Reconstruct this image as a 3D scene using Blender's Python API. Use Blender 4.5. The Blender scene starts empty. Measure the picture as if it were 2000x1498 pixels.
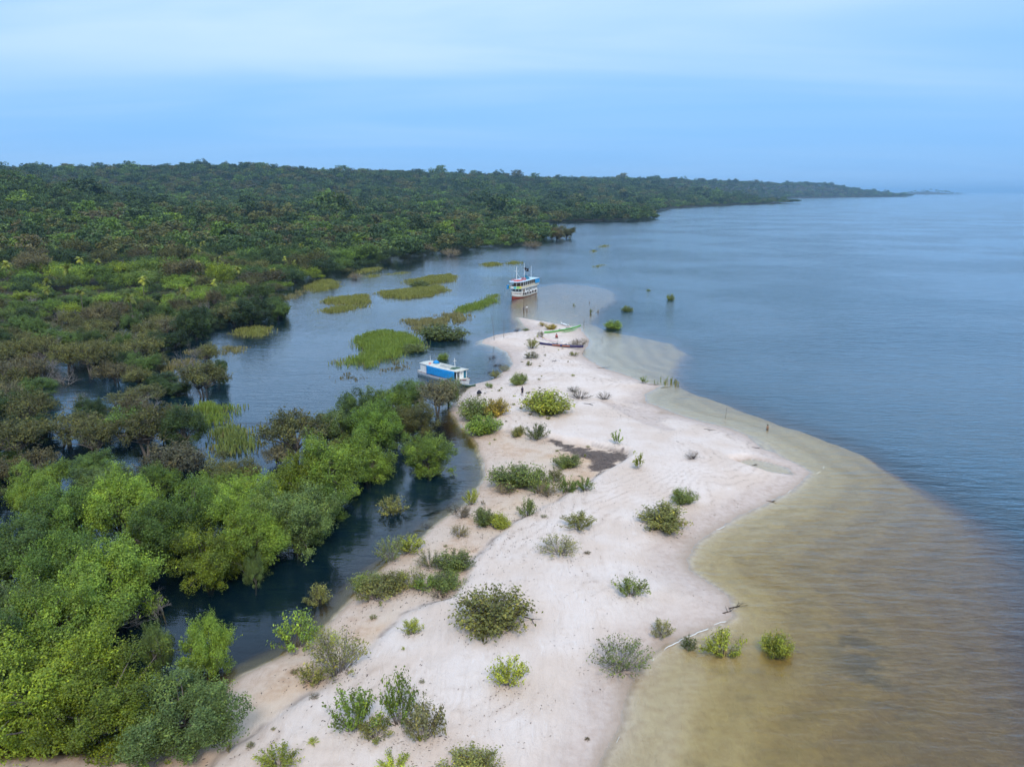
import bpy, math, random
import numpy as np

scene = bpy.context.scene
R = math.radians

# ------------------------------------------------------------------ camera
CAM_H, PITCH, FPX = 36.0, 14.0, 1500.0          # metres, degrees down, focal length in 2000-px units
cam_data = bpy.data.cameras.new('camera')
cam_data.sensor_width = 36.0
cam_data.lens = 36.0 * FPX / 2000.0
cam_data.clip_start, cam_data.clip_end = 0.5, 80000.0
cam = bpy.data.objects.new('camera', cam_data)
scene.collection.objects.link(cam)
cam.location = (0, 0, CAM_H)
cam.rotation_euler = (R(90 - PITCH), 0, 0)
scene.camera = cam

# ------------------------------------------------------------------ sky, sun, exposure
SUN_EL, SUN_AZ = 46.0, 172.0                    # azimuth clockwise from the view direction (+Y)
SUN_STRENGTH, SUN_ANGLE = 1.5, 14.0
EXPOSURE = 0.74

world = bpy.data.worlds.new('World')
scene.world = world
world.use_nodes = True
wt = world.node_tree
for n in list(wt.nodes): wt.nodes.remove(n)
def wn(kind, **kw):
    n = wt.nodes.new(kind)
    for k, v in kw.items(): setattr(n, k, v)
    return n
def wl(a, b): wt.links.new(a, b)
def wmath(op, a, b=None, clamp=False):
    n = wn('ShaderNodeMath', operation=op, use_clamp=clamp)
    for i, v in enumerate((a, b)):
        if v is None: continue
        if isinstance(v, (int, float)): n.inputs[i].default_value = v
        else: wl(v, n.inputs[i])
    return n.outputs[0]
sky = wn('ShaderNodeTexSky', sky_type='NISHITA', sun_disc=False)
sky.sun_elevation, sky.sun_rotation = R(SUN_EL), R(SUN_AZ)
sky.altitude, sky.air_density, sky.dust_density, sky.ozone_density = 30, 1.0, 0.6, 2.0
bg_sky = wn('ShaderNodeBackground'); bg_sky.inputs['Strength'].default_value = 0.09
wl(sky.outputs[0], bg_sky.inputs['Color'])
tc = wn('ShaderNodeTexCoord'); sep = wn('ShaderNodeSeparateXYZ')
wl(tc.outputs['Generated'], sep.inputs[0])
dz = wmath('MAXIMUM', sep.outputs[2], 0.0)
den = wmath('ADD', dz, 0.10)
px_ = wmath('DIVIDE', sep.outputs[0], den); py_ = wmath('DIVIDE', sep.outputs[1], den)
comb = wn('ShaderNodeCombineXYZ')
wl(wmath('MULTIPLY', px_, 0.22), comb.inputs[0]); wl(wmath('MULTIPLY', py_, 0.62), comb.inputs[1])
comb.inputs[2].default_value = 11.9
nz = wn('ShaderNodeTexNoise'); nz.inputs['Scale'].default_value = 1.05; nz.inputs['Detail'].default_value = 5
nz.inputs['Roughness'].default_value = 0.48; nz.inputs['Distortion'].default_value = 0.45
wl(comb.outputs[0], nz.inputs['Vector'])
streak = wn('ShaderNodeMapRange', interpolation_type='SMOOTHSTEP')
wl(nz.outputs[0], streak.inputs[0]); streak.inputs[1].default_value = 0.27; streak.inputs[2].default_value = 0.78
elev = wn('ShaderNodeMapRange', interpolation_type='SMOOTHSTEP')
wl(dz, elev.inputs[0]); elev.inputs[1].default_value = 0.03; elev.inputs[2].default_value = 0.26
fac = wmath('MULTIPLY', streak.outputs[0], wmath('ADD', wmath('MULTIPLY', elev.outputs[0], 0.62), 0.14))
fac = wmath('ADD', fac, wmath('MULTIPLY', elev.outputs[0], 0.14), True)
cl = wn('ShaderNodeMix', data_type='RGBA')
wl(fac, cl.inputs['Factor'])
cl.inputs[6].default_value = (0.135, 0.375, 0.760, 1); cl.inputs[7].default_value = (0.62, 0.73, 0.86, 1)
# an overcast sky grows brighter towards the zenith
bright = wmath('ADD', 0.78, wmath('MULTIPLY', wmath('POWER', dz, 0.9), 0.45))
bg_cl = wn('ShaderNodeBackground')
wl(cl.outputs[2], bg_cl.inputs['Color']); wl(bright, bg_cl.inputs['Strength'])
mixw = wn('ShaderNodeMixShader'); mixw.inputs[0].default_value = 0.86
wl(bg_sky.outputs[0], mixw.inputs[1]); wl(bg_cl.outputs[0], mixw.inputs[2])
wo = wn('ShaderNodeOutputWorld'); wl(mixw.outputs[0], wo.inputs['Surface'])

sun_data = bpy.data.lights.new('sun', 'SUN')
sun_data.energy, sun_data.angle, sun_data.color = SUN_STRENGTH, R(SUN_ANGLE), (1.0, 0.93, 0.83)
sun = bpy.data.objects.new('sun', sun_data)
scene.collection.objects.link(sun)
sun.rotation_euler = (R(90 - SUN_EL), 0, R(180 - SUN_AZ))
sun.location = (60, -40, 90)

scene.view_settings.view_transform = 'Standard'
scene.view_settings.look = 'None'
scene.view_settings.exposure = EXPOSURE
scene.view_settings.gamma = 1.0
scene.view_settings.use_curve_mapping = False
scene.render.engine = 'CYCLES'
cy = scene.cycles
cy.max_bounces, cy.diffuse_bounces, cy.glossy_bounces, cy.transmission_bounces = 8, 3, 2, 3
cy.volume_bounces, cy.transparent_max_bounces = 0, 10
cy.caustics_reflective = cy.caustics_refractive = False
cy.use_denoising = True
cy.sample_clamp_indirect = 4.0
cy.use_adaptive_sampling = True; cy.adaptive_threshold = 0.02

# ------------------------------------------------------------------ helpers
C = scene.collection
def link(o, parent=None):
    C.objects.link(o)
    if parent is not None: o.parent = parent
    return o
def tag(o, label=None, cat=None, group=None, kind=None):
    if label: o['label'] = label
    if cat: o['category'] = cat
    if group: o['group'] = group
    if kind: o['kind'] = kind
    return o
def empty(name, loc=(0, 0, 0), rz=0.0):
    o = bpy.data.objects.new(name, None); link(o)
    o.location = loc; o.rotation_euler = (0, 0, rz); o.empty_display_size = 0.3
    return o
def np_mesh(name, verts, quads=None, tris=None, smooth=False):
    me = bpy.data.meshes.new(name)
    verts = np.asarray(verts, dtype=np.float32)
    me.vertices.add(len(verts)); me.vertices.foreach_set('co', verts.ravel())
    idx, starts, tot = [], [], 0
    for arr, k in ((quads, 4), (tris, 3)):
        if arr is None or len(arr) == 0: continue
        a = np.asarray(arr, dtype=np.int32)
        idx.append(a.ravel()); starts.append(np.arange(len(a), dtype=np.int32) * k + tot); tot += a.size
    idx = np.concatenate(idx); starts = np.concatenate(starts)
    me.loops.add(len(idx)); me.loops.foreach_set('vertex_index', idx)
    me.polygons.add(len(starts)); me.polygons.foreach_set('loop_start', starts)
    if smooth: me.polygons.foreach_set('use_smooth', np.ones(len(starts), dtype=bool))
    me.update(calc_edges=True); me.validate()
    return me
def fattr(me, name, vals):
    a = me.attributes.new(name, 'FLOAT', 'POINT'); a.data.foreach_set('value', np.asarray(vals, dtype=np.float32))

class MB:
    """collects pieces of one part; build() links them as ONE mesh object"""
    def __init__(self): self.v, self.f, self.n = [], [], 0
    def add(self, v, f):
        v = [tuple(p) for p in v]
        self.f += [tuple(i + self.n for i in q) for q in f]; self.v += v; self.n += len(v); return self
    def box(self, x0, x1, y0, y1, z0, z1):
        v = [(x, y, z) for z in (z0, z1) for y in (y0, y1) for x in (x0, x1)]
        return self.add(v, [(0, 2, 3, 1), (4, 5, 7, 6), (0, 1, 5, 4), (2, 6, 7, 3), (0, 4, 6, 2), (1, 3, 7, 5)])
    def loft(self, rings, closed=True, caps=True):
        n = len(rings[0]); v = [p for r in rings for p in r]; f = []
        for i in range(len(rings) - 1):
            for j in range(n if closed else n - 1):
                k = (j + 1) % n
                f.append((i * n + j, i * n + k, (i + 1) * n + k, (i + 1) * n + j))
        if caps and closed:
            f.append(tuple(range(n - 1, -1, -1))); f.append(tuple((len(rings) - 1) * n + j for j in range(n)))
        return self.add(v, f)
    def tube(self, pts, rad, n=6):
        pts = [np.array(p, float) for p in pts]
        if not hasattr(rad, '__len__'): rad = [rad] * len(pts)
        rings = []
        for i, p in enumerate(pts):
            d = pts[min(i + 1, len(pts) - 1)] - pts[max(i - 1, 0)]
            d = d / (np.linalg.norm(d) + 1e-9)
            a = np.cross(d, (0, 0, 1)) if abs(d[2]) < 0.95 else np.cross(d, (1, 0, 0))
            a /= np.linalg.norm(a); b = np.cross(d, a)
            rings.append([tuple(p + rad[i] * (math.cos(t) * a + math.sin(t) * b)) for t in np.linspace(0, 2 * math.pi, n, endpoint=False)])
        return self.loft(rings)
    def torus(self, c, r, t, axis='y', n=12, m=6):
        rings = []
        for a in np.linspace(0, 2 * math.pi, n, endpoint=False):
            ring = []
            for b in np.linspace(0, 2 * math.pi, m, endpoint=False):
                q = r + t * math.cos(b); u, w, h = q * math.cos(a), q * math.sin(a), t * math.sin(b)
                ring.append((c[0] + u, c[1] + h, c[2] + w) if axis == 'y' else (c[0] + h, c[1] + u, c[2] + w))
            rings.append(ring)
        rings.append(rings[0])
        return self.loft(rings, caps=False)
    def build(self, name, mat, parent=None, smooth=False):
        me = bpy.data.meshes.new(name); me.from_pydata(self.v, [], self.f); me.validate()
        if smooth: me.polygons.foreach_set('use_smooth', [True] * len(me.polygons))
        me.materials.append(mat)
        return link(bpy.data.objects.new(name, me), parent)

# ------------------------------------------------------------------ where things stand on the map
def at(u, v, z=0.0):
    """map position (x, y) of the point at height z seen at (u, v) of the 2000 x 1498 photograph"""
    p = R(PITCH); du, dv = (u - 1000.0) / FPX, (v - 749.0) / FPX
    fy, fz = math.cos(p) - dv * math.sin(p), -math.sin(p) - dv * math.cos(p)
    t = (z - CAM_H) / fz
    return du * t, fy * t
def poly(pts): return np.array([at(u, v) for u, v in pts])

SPIT = poly([(1120, 1640), (1172, 1498), (1181, 1484), (1210, 1432), (1225, 1374), (1244, 1326), (1272, 1283), (1306, 1259), (1368, 1233), (1411, 1214),
  (1432, 1203), (1426, 1163), (1387, 1139), (1349, 1115), (1340, 1091), (1349, 1082), (1354, 1063), (1387, 1039), (1435, 1010), (1492, 984),
  (1526, 967), (1570, 940), (1588, 922), (1560, 906), (1521, 888), (1498, 868), (1456, 850), (1423, 836), (1380, 825), (1320, 809), (1287, 795),
  (1262, 786), (1260, 770), (1296, 753), (1262, 746), (1245, 741), (1215, 729), (1182, 719), (1149, 702), (1137, 690), (1150, 676), (1150, 662), (1143, 652), (1137, 642),
  (1110, 635.5), (1080, 631), (1050, 626), (1028, 622), (1012, 620), (1014, 627), (1023, 636), (1032, 644), (1005, 648), (969, 654), (945, 664), (940, 671),
  (969, 678), (993, 688), (999, 708), (993, 720), (963, 741), (926, 751), (885, 786), (880, 800), (910, 838), (935, 870), (945, 900), (950, 930), (930, 972), (880, 1008),
  (830, 1040), (770, 1095), (700, 1165), (620, 1245), (560, 1278), (480, 1318), (442, 1350), (400, 1420), (300, 1470), (190, 1480), (100, 1484), (-20, 1490), (-200, 1640)])
TERRACE = poly([(-200, 1700), (-200, 1600), (-60, 1470), (200, 1470), (430, 1330), (560, 1258), (690, 1140), (820, 1020), (920, 960), (942, 900), (900, 835), (870, 800), (884, 780), (912, 792),
  (945, 838), (983, 847), (1015, 856), (1069, 859), (1096, 866), (1141, 874), (1186, 883), (1222, 892), (1227, 901), (1195, 919), (1168, 937), (1114, 966),
  (1102, 975), (1084, 989), (1060, 996), (1030, 1014), (995, 1034), (961, 1059), (943, 1078), (911, 1110), (908, 1138), (880, 1172), (845, 1183), (796, 1204),
  (750, 1239), (715, 1285), (656, 1316), (631, 1348), (581, 1375), (490, 1445), (434, 1482), (380, 1560)])
SHELF = poly([(1500, 2100), (1760, 1900), (1990, 1640), (1990, 1498), (1960, 1380), (1935, 1260), (1920, 1160), (1900, 1080), (1855, 1010), (1780, 950), (1700, 897), (1620, 862), (1560, 838),
  (1480, 808), (1400, 782), (1345, 764), (1318, 750), (1300, 728), (1318, 705), (1330, 688), (1310, 668), (1240, 654), (1180, 645), (1150, 628), (1165, 606), (1200, 583),
  (1190, 565), (1150, 556), (1090, 553), (1050, 560), (1030, 575), (1012, 583), (1000, 592), (1000, 615), (1008, 630), (1016, 641), (1003, 646.5), (966, 652.5), (938, 663), (932, 671),
  (960, 680), (984, 690), (990, 708), (986, 717), (958, 738), (920, 748), (878, 784), (872, 800), (900, 840), (925, 872), (934, 900), (938, 930), (918, 966), (870, 998),
  (818, 1030), (755, 1085), (685, 1152), (605, 1230), (545, 1264), (462, 1304), (420, 1340), (380, 1400), (290, 1450), (190, 1462), (80, 1466), (-40, 1470), (-400, 1700)])
SWALE = poly([(1165, 787), (1200, 792), (1240, 800), (1290, 806), (1302, 815), (1290, 832), (1320, 848), (1300, 851), (1262, 838), (1215, 815)])
LITTER = poly([(1075, 862), (1095, 868), (1130, 880), (1160, 885), (1190, 888), (1215, 888), (1226, 898), (1200, 916), (1180, 930), (1170, 936), (1158, 925), (1150, 905), (1125, 898), (1105, 890)])
POOLS = [poly([(1436, 903), (1468, 896), (1500, 903), (1535, 914), (1545, 925), (1505, 922), (1468, 913)]), poly([(1484, 850), (1506, 862), (1512, 880), (1494, 876), (1474, 856)])]
MAIN = np.vstack([[(-900, 150)], poly([(-700, 765), (0, 700), (180, 668), (330, 640), (430, 625), (520, 590), (560, 565), (640, 545), (740, 518), (850, 499), (960, 487), (1040, 480), (1085, 466),
  (1050, 450), (1040, 438), (1130, 435), (1230, 434), (1290, 429), (1260, 420), (1310, 408), (1440, 401), (1565, 397)]),
  [(760, 2950), (1050, 3600), (1750, 4750), (2550, 5550), (3050, 6000), (3150, 6500), (3000, 9000), (-9000, 9000), (-9000, 150)]])

def seg_dist(px, py, P):
    d = np.full(px.shape, 1e18)
    for (ax, ay), (bx, by) in zip(P, np.roll(P, -1, axis=0)):
        ex, ey = bx - ax, by - ay
        t = np.clip(((px - ax) * ex + (py - ay) * ey) / (ex * ex + ey * ey + 1e-12), 0, 1)
        d = np.minimum(d, (px - ax - t * ex) ** 2 + (py - ay - t * ey) ** 2)
    return np.sqrt(d)
def inside(px, py, P):
    r = np.zeros(px.shape, bool)
    for (ax, ay), (bx, by) in zip(P, np.roll(P, -1, axis=0)):
        if ay == by: continue
        c = ((ay > py) != (by > py)) & (px < (bx - ax) * (py - ay) / (by - ay) + ax)
        r ^= c
    return r
def sdist(px, py, P):
    d = seg_dist(px, py, P)
    return np.where(inside(px, py, P), d, -d)
def sst(a, b, x):
    t = np.clip((x - a) / (b - a), 0, 1); return t * t * (3 - 2 * t)
_rng = np.random.default_rng(5)
_G = _rng.random((256, 256))
def vnoise(x, y):
    xi, yi = np.floor(x).astype(int), np.floor(y).astype(int)
    fx, fy = x - xi, y - yi; fx = fx * fx * (3 - 2 * fx); fy = fy * fy * (3 - 2 * fy)
    g = lambda i, j: _G[i & 255, j & 255]
    return (g(xi, yi) * (1 - fx) + g(xi + 1, yi) * fx) * (1 - fy) + (g(xi, yi + 1) * (1 - fx) + g(xi + 1, yi + 1) * fx) * fy
def fbm(x, y, o=4):
    s, a, t = 0, 1, 0
    for k in range(o): s = s + a * vnoise(x * 2 ** k + 17.3 * k, y * 2 ** k + 5.1 * k); t += a; a *= .5
    return s / t

# the long wooded ridge behind: (x, y, crest height)
RIDGE = [(-2600, 1500, 62), (-1250, 1800, 68), (-700, 2200, 80), (-200, 2700, 76), (300, 3300, 72), (1000, 4300, 70), (1700, 5000, 68), (2350, 5450, 82), (2850, 5900, 30), (3050, 6050, 4)]
def hills(x, y):
    h = np.zeros(np.shape(x)); best = np.full(np.shape(x), 1e18); H = np.zeros(np.shape(x))
    for (ax, ay, ah), (bx, by, bh) in zip(RIDGE[:-1], RIDGE[1:]):
        ex, ey = bx - ax, by - ay
        t = np.clip(((x - ax) * ex + (y - ay) * ey) / (ex * ex + ey * ey), 0, 1)
        d = np.hypot(x - ax - t * ex, y - ay - t * ey)
        m = d < best; best = np.where(m, d, best); H = np.where(m, ah + (bh - ah) * t, H)
    h = H * np.exp(-(best / 620.0) ** 2) * (0.82 + 0.36 * fbm(x / 420, y / 420, 3))
    h = np.maximum(h, 50 * np.exp(-((x + 590) / 175) ** 2 - ((y - 740) / 190) ** 2))
    h = h + 9 * np.exp(-((x + 420) / 170) ** 2 - ((y - 560) / 160) ** 2)
    return h

def terrain(x, y, full=False):
    x = np.asarray(x, float); y = np.asarray(y, float); shp = x.shape; x = x.ravel(); y = y.ravel()
    z = np.full(x.shape, -6.0); peach = np.zeros(x.shape); damp = np.zeros(x.shape); dark = np.zeros(x.shape); mud = np.ones(x.shape); line = np.zeros(x.shape); wet = np.zeros(x.shape); dsa = np.full(x.shape, -99.0)
    near = (x > -140) & (x < 170) & (y > 5) & (y < 420)
    X, Y = x[near], y[near]
    if X.size:
        wob = (fbm(X / 7, Y / 7, 5) - .5) * 1.7
        ds = sdist(X, Y, SPIT) + wob * 0.8
        de = sdist(X, Y, SHELF) + wob * 1.5
        dp = sdist(X, Y, TERRACE) + (fbm(X / 3 + 9, Y / 3, 3) - .5) * 0.9
        dw = sdist(X, Y, SWALE)
        # dry land: beach face, lower terrace along the channel, dune above it
        und = (fbm(X / 9, Y / 9, 4) - .5)
        right = sst(-2, 10, X - (Y - 60) * 0.02)
        face = 0.42 * (1 - np.exp(-np.maximum(ds, 0) / (3.0 + 3.5 * right)))
        dune = 0.85 * (1 - np.exp(-np.maximum(ds - 1.5, 0) / 9)) * sst(-0.15, 1.0, -dp)
        # strand lines left by the falling river
        q = ds / 1.35 + (fbm(X / 13 + 4, Y / 13, 4) - .5) * 8.5
        saw = q - np.floor(q)
        strand = 0.018 * (sst(0, .8, saw) - sst(.8, 1.0, saw)) * sst(0.3, 3, ds) * (1 - .7 * sst(11, 20, ds))
        zl = face + dune + und * 0.34 * sst(0.2, 5, ds) + strand - 0.22 * sst(-1.5, 1.5, dw)
        zl = zl + 0.05 * (fbm(X / 1.3, Y / 1.3, 3) - .5) * sst(.3, 2, ds)
        # under water: shelf, then the drop into the deep river
        o, e = np.maximum(-ds, 0), np.maximum(de, 0)
        De = 0.34 + 0.66 * sst(110, 62, Y) * sst(5, 25, X)
        t = o / (o + e + 1e-6)
        ridges = 0.05 * np.sin(o * 1.5 + 5 * fbm(X / 10, Y / 10, 2)) * sst(0.5, 4, o) * right
        dep = np.where(de > 0, De * t ** 0.5, De + np.minimum(6, (0.13 + 0.28 * (1 - right) + .26 * sst(75, 105, Y) * right) * np.maximum(-de, 0) ** 1.12)) - ridges * (de > 0)
        for PL in POOLS: zl = zl - (np.maximum(zl, 0) + .09) * sst(-1.4, .3, sdist(X, Y, PL) + wob * .4)
        zz = np.where(ds > 0, zl, -dep * sst(-0.1, .7, o) - 0.03)
        f = sst(380, 420, Y); zz = zz * (1 - f) + np.minimum(zz, -6) * f
        z[near] = np.maximum(zz, -6.5)
        line[near] = sst(.62, .80, saw) * (1 - sst(.86, 1.0, saw)) * sst(.4, 1.5, ds) * sst(.40, .66, fbm(X / 8, Y / 8, 4)) * (1 - .55 * sst(9, 20, ds))
        wet[near] = sst(.10, -.02, zz + .10 * und) * (zz > -.06)
        inT = sst(-0.5, 0.7, dp)
        pz = np.clip(inT * (0.72 + 0.7 * (fbm(X / 4 + 3, Y / 4, 3) - .5)), 0, 1)
        peach[near] = pz
        damp[near] = np.clip(np.maximum(sst(0.56, 0.10, zz + 0.25 * und) * (1 - .4 * inT), 0.85 * sst(-.4, .5, dw)) , 0, 1)
        dl = sdist(X, Y, LITTER) + (fbm(X / 1.1, Y / 1.1, 3) - .5) * 3.0
        edge = np.exp(-((dp + 0.10) / 0.22) ** 2) * (fbm(X / 2.2, Y / 2.2, 2) > .52) * (ds > 2) * 0.55   # leaves caught along the dune foot
        weed = np.exp(-(((X - 27.5 - (Y - 50) * .15) / 3.2) ** 2) - ((Y - 55) / 9) ** 2) * sst(.46, .60, fbm(X / 2.4 + .5 * Y, Y / 1.2, 4)) * (zz < -.3)
        weed2 = sst(.60, .70, fbm(X / 2.1 + 40, Y / 1.0, 4)) * (zz < -.25) * .22 * (Y < 105)
        dark[near] = np.clip(np.maximum.reduce([sst(-.3, .5, dl) * .9, edge, weed * .6, weed2 * .8]), 0, 1)
        # the lagoon and channel have a muddy bed, the river side a sandy one
        mud[near] = np.where(ds > -0.4, 0, sst(-.5, 2.2, -de) * (1 - right) + right * sst(25, 60, -de))
        mud[near] = np.maximum(mud[near], sst(-.05, -.30, zz) * (1 - right) * .85 * (Y < 185))
        dsa[near] = ds
    far = (y > 90)
    if far.any():
        X, Y = x[far], y[far]
        dm = sdist(X, Y, MAIN)
        zm = -1.4 + np.clip(dm, -60, 250) * 0.030 + np.where(dm > 0, hills(X, Y) * sst(0, 260, dm), 0)
        zm = np.maximum(zm, -3 + 62 * np.exp(-((X - 5850) / 260) ** 2 - ((Y - 11200) / 300) ** 2))
        use = (dm > -40) | (zm > -1.3)
        z[far] = np.where(use, np.maximum(z[far], np.minimum(zm, 160)), z[far])
        mud[far] = np.where(dm > -5, 1, mud[far])
    out = z.reshape(shp)
    if not full: return out
    return out, dict(peach=peach, damp=damp, dark=dark, mud=mud, ds=dsa, line=line, wet=wet)
def gz(x, y): return float(terrain(np.array([x]), np.array([y]))[0])
def on(u, v):
    """stand on the ground (or in the water) seen at (u, v)"""
    z = 0.0
    for _ in range(5):
        x, y = at(u, v, max(z, 0.0)); z = gz(x, y)
    return x, y, z

# ------------------------------------------------------------------ materials
def mat(name, col, rough=0.6, metal=0.0, spec=0.5, var=0.0, scale=4.0, bump=0.0):
    m = bpy.data.materials.new(name); m.use_nodes = True
    t = m.node_tree; b = t.nodes['Principled BSDF']
    b.inputs['Roughness'].default_value = rough; b.inputs['Metallic'].default_value = metal
    b.inputs['Specular IOR Level'].default_value = spec
    n = t.nodes.new('ShaderNodeTexNoise'); n.inputs['Scale'].default_value = scale; n.inputs['Detail'].default_value = 5
    co = t.nodes.new('ShaderNodeTexCoord'); t.links.new(co.outputs['Object'], n.inputs['Vector'])
    hs = t.nodes.new('ShaderNodeMapRange'); t.links.new(n.outputs[0], hs.inputs[0])
    hs.inputs[1].default_value, hs.inputs[2].default_value = 0.3, 0.7
    hs.inputs[3].default_value, hs.inputs[4].default_value = 1 - var, 1 + var
    mx = t.nodes.new('ShaderNodeVectorMath'); mx.operation = 'SCALE'
    mx.inputs[0].default_value = col[:3]; t.links.new(hs.outputs[0], mx.inputs['Scale'])
    t.links.new(mx.outputs[0], b.inputs['Base Color'])
    if bump:
        bp = t.nodes.new('ShaderNodeBump'); bp.inputs['Strength'].default_value = bump; bp.inputs['Distance'].default_value = 0.05
        t.links.new(n.outputs[0], bp.inputs['Height']); t.links.new(bp.outputs[0], b.inputs['Normal'])
    return m

class NT:
    def __init__(self, name):
        self.m = bpy.data.materials.new(name); self.m.use_nodes = True; self.t = self.m.node_tree
        for n in list(self.t.nodes): self.t.nodes.remove(n)
        self.out = self.t.nodes.new('ShaderNodeOutputMaterial')
    def n(self, kind, ins=None, **kw):
        nd = self.t.nodes.new(kind)
        for k, v in kw.items(): setattr(nd, k, v)
        for k, v in (ins or {}).items():
            s = nd.inputs[k]
            if hasattr(v, 'is_output') or isinstance(v, bpy.types.NodeSocket): self.t.links.new(v, s)
            else: s.default_value = v
        return nd
    def math(self, op, a, b=0.0, clamp=False): return self.n('ShaderNodeMath', {0: a, 1: b}, operation=op, use_clamp=clamp).outputs[0]
    def attr(self, name, t='GEOMETRY'): return self.n('ShaderNodeAttribute', attribute_name=name, attribute_type=t).outputs['Fac']
    def noise(self, vec, scale, detail=4, rough=.5, dist=0.0):
        return self.n('ShaderNodeTexNoise', {'Vector': vec, 'Scale': scale, 'Detail': detail, 'Roughness': rough, 'Distortion': dist}).outputs[0]
    def mix(self, f, a, b, blend='MIX'): return self.n('ShaderNodeMix', {0: f, 6: a, 7: b}, data_type='RGBA', blend_type=blend).outputs[2]
    def mr(self, v, a, b, c=0.0, d=1.0, smooth=True):
        return self.n('ShaderNodeMapRange', {0: v, 1: a, 2: b, 3: c, 4: d}, interpolation_type='SMOOTHSTEP' if smooth else 'LINEAR').outputs[0]
    def surface(self, s): self.t.links.new(s, self.out.inputs['Surface'])

# ground: one sheet from the beach to the horizon
g = NT('ground')
pos = g.n('ShaderNodeNewGeometry').outputs['Position']
n_big, n_mid, n_fine = g.noise(pos, .16, 4), g.noise(pos, 1.3, 5, .6), g.noise(pos, 9.0, 4, .65)
sand = g.mix(g.mr(n_big, .35, .65), (.700, .575, .492, 1), (.632, .490, .392, 1))
sand = g.mix(g.mr(n_mid, .52, .72, 0, .35), sand, (.58, .445, .350, 1))
sand = g.mix(g.math('MULTIPLY', g.attr('line'), g.mr(n_mid, .30, .62, .12, .62)), sand, (.46, .335, .255, 1))
mpS = g.n('ShaderNodeMapping', {'Vector': pos, 'Rotation': (0, 0, R(-14)), 'Scale': (1.0, .22, 1)})
n_drag = g.noise(mpS.outputs[0], 1.5, 6, .68, 2.2)
sand = g.mix(g.mr(n_drag, .53, .68, 0, .42), sand, (.545, .415, .325, 1))
sand = g.mix(g.mr(n_drag, .30, .42, .35, 0), sand, (.77, .705, .665, 1))
peachc = g.mix(g.mr(n_mid, .35, .65), (.585, .395, .245, 1), (.48, .285, .150, 1))
peachc = g.mix(g.mr(n_big, .40, .62), peachc, (.63, .485, .36, 1))
sand = g.mix(g.attr('peach'), sand, peachc)
dampc = g.mix(g.mr(n_mid, .35, .7), (.565, .435, .355, 1), (.475, .345, .268, 1))
sand = g.mix(g.math('MULTIPLY', g.attr('damp'), .88), sand, dampc)
sand = g.mix(g.math('MULTIPLY', g.attr('wet'), .8), sand, (.36, .255, .175, 1))
sand = g.mix(g.mr(n_fine, .60, .74, 0, .22), sand, (.30, .22, .17, 1))
darkc = g.mix(g.mr(n_fine, .4, .6), (.085, .064, .056, 1), (.165, .125, .105, 1))
sand = g.mix(g.attr('dark'), sand, darkc)
mudc = g.mix(g.mr(n_mid, .35, .65), (.040, .036, .022, 1), (.070, .058, .032, 1))
colr = g.mix(g.attr('mud'), sand, mudc)
bmp = g.n('ShaderNodeBump', {'Strength': .8, 'Distance': .08, 'Height': g.math('ADD', g.math('MULTIPLY', n_drag, 1.6), g.math('ADD', g.math('MULTIPLY', n_mid, .8), g.math('MULTIPLY', n_fine, .5)))})
bs = g.n('ShaderNodeBsdfPrincipled', {'Base Color': colr, 'Roughness': g.mr(g.attr('damp'), 0, 1, .92, .55), 'Normal': bmp.outputs[0], 'Specular IOR Level': .25})
g.surface(bs.outputs[0])

def axis(lo, hi, step, out_lo, out_hi, grow):
    mid = list(np.arange(lo, hi + 1e-6, step)); s = step; p = hi; up = []
    while p < out_hi: s *= grow; p += s; up.append(p)
    s = step; p = lo; dn = []
    while p > out_lo: s *= grow; p -= s; dn.append(p)
    return np.array(dn[::-1] + mid + up)
def grid_mesh(name, xs, ys, zf):
    Xg, Yg = np.meshgrid(xs, ys); z = zf(Xg, Yg)
    V = np.stack([Xg.ravel(), Yg.ravel(), np.asarray(z).ravel()], 1)
    nx, ny = len(xs), len(ys)
    i = (np.arange(ny - 1)[:, None] * nx + np.arange(nx - 1)[None, :]).ravel()
    return np_mesh(name, V, quads=np.stack([i, i + 1, i + 1 + nx, i + nx], 1), smooth=True), Xg, Yg
_store = {}
def _zf(X, Y):
    z, a = terrain(X, Y, True); _store.update(a); return z
xs = axis(-46, 62, .40, -30000, 30000, 1.06)
ys = np.concatenate([axis(34, 150, .40, -300, 150, 1.10)[:-1], axis(150, 260, .8, 150, 40000, 1.035)])
ys = np.unique(np.round(ys, 4))
gm, _, _ = grid_mesh('ground', xs, ys, _zf)
for k in ('peach', 'damp', 'dark', 'mud', 'line', 'wet'): fattr(gm, k, _store[k])
gm.materials.append(g.m)
ground = link(bpy.data.objects.new('ground', gm)); tag(ground, 'pale sand spit, river bed and wooded mainland', 'ground', kind='structure')

# water: clear tea-coloured river water over the bed, rippled on the open side
w = NT('river_water')
wpos = w.n('ShaderNodeNewGeometry').outputs['Position']
wind = w.attr('wind')
def wave(sx, sy, scale, rot, det=3):
    mp = w.n('ShaderNodeMapping', {'Vector': wpos, 'Rotation': (0, 0, rot), 'Scale': (sx, sy, 1)})
    return w.noise(mp.outputs[0], scale, det, .55, .35)
h1 = wave(.28, 1.0, .85, R(12)); h2 = wave(.55, 1.0, 3.4, R(-16), 2); h3 = wave(.35, 1.0, .16, R(20), 3)
gust = w.mr(w.noise(wpos, .012, 4), .38, .62, .55, 1.15)
hh = w.math('ADD', w.math('MULTIPLY', h1, 1.35), w.math('ADD', w.math('MULTIPLY', h2, .34), w.math('MULTIPLY', h3, 1.6)))
amp = w.math('MULTIPLY', w.math('MULTIPLY', wind, gust), w.mr(w.attr('deep'), 0, .7, .38, 1.0))
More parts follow.
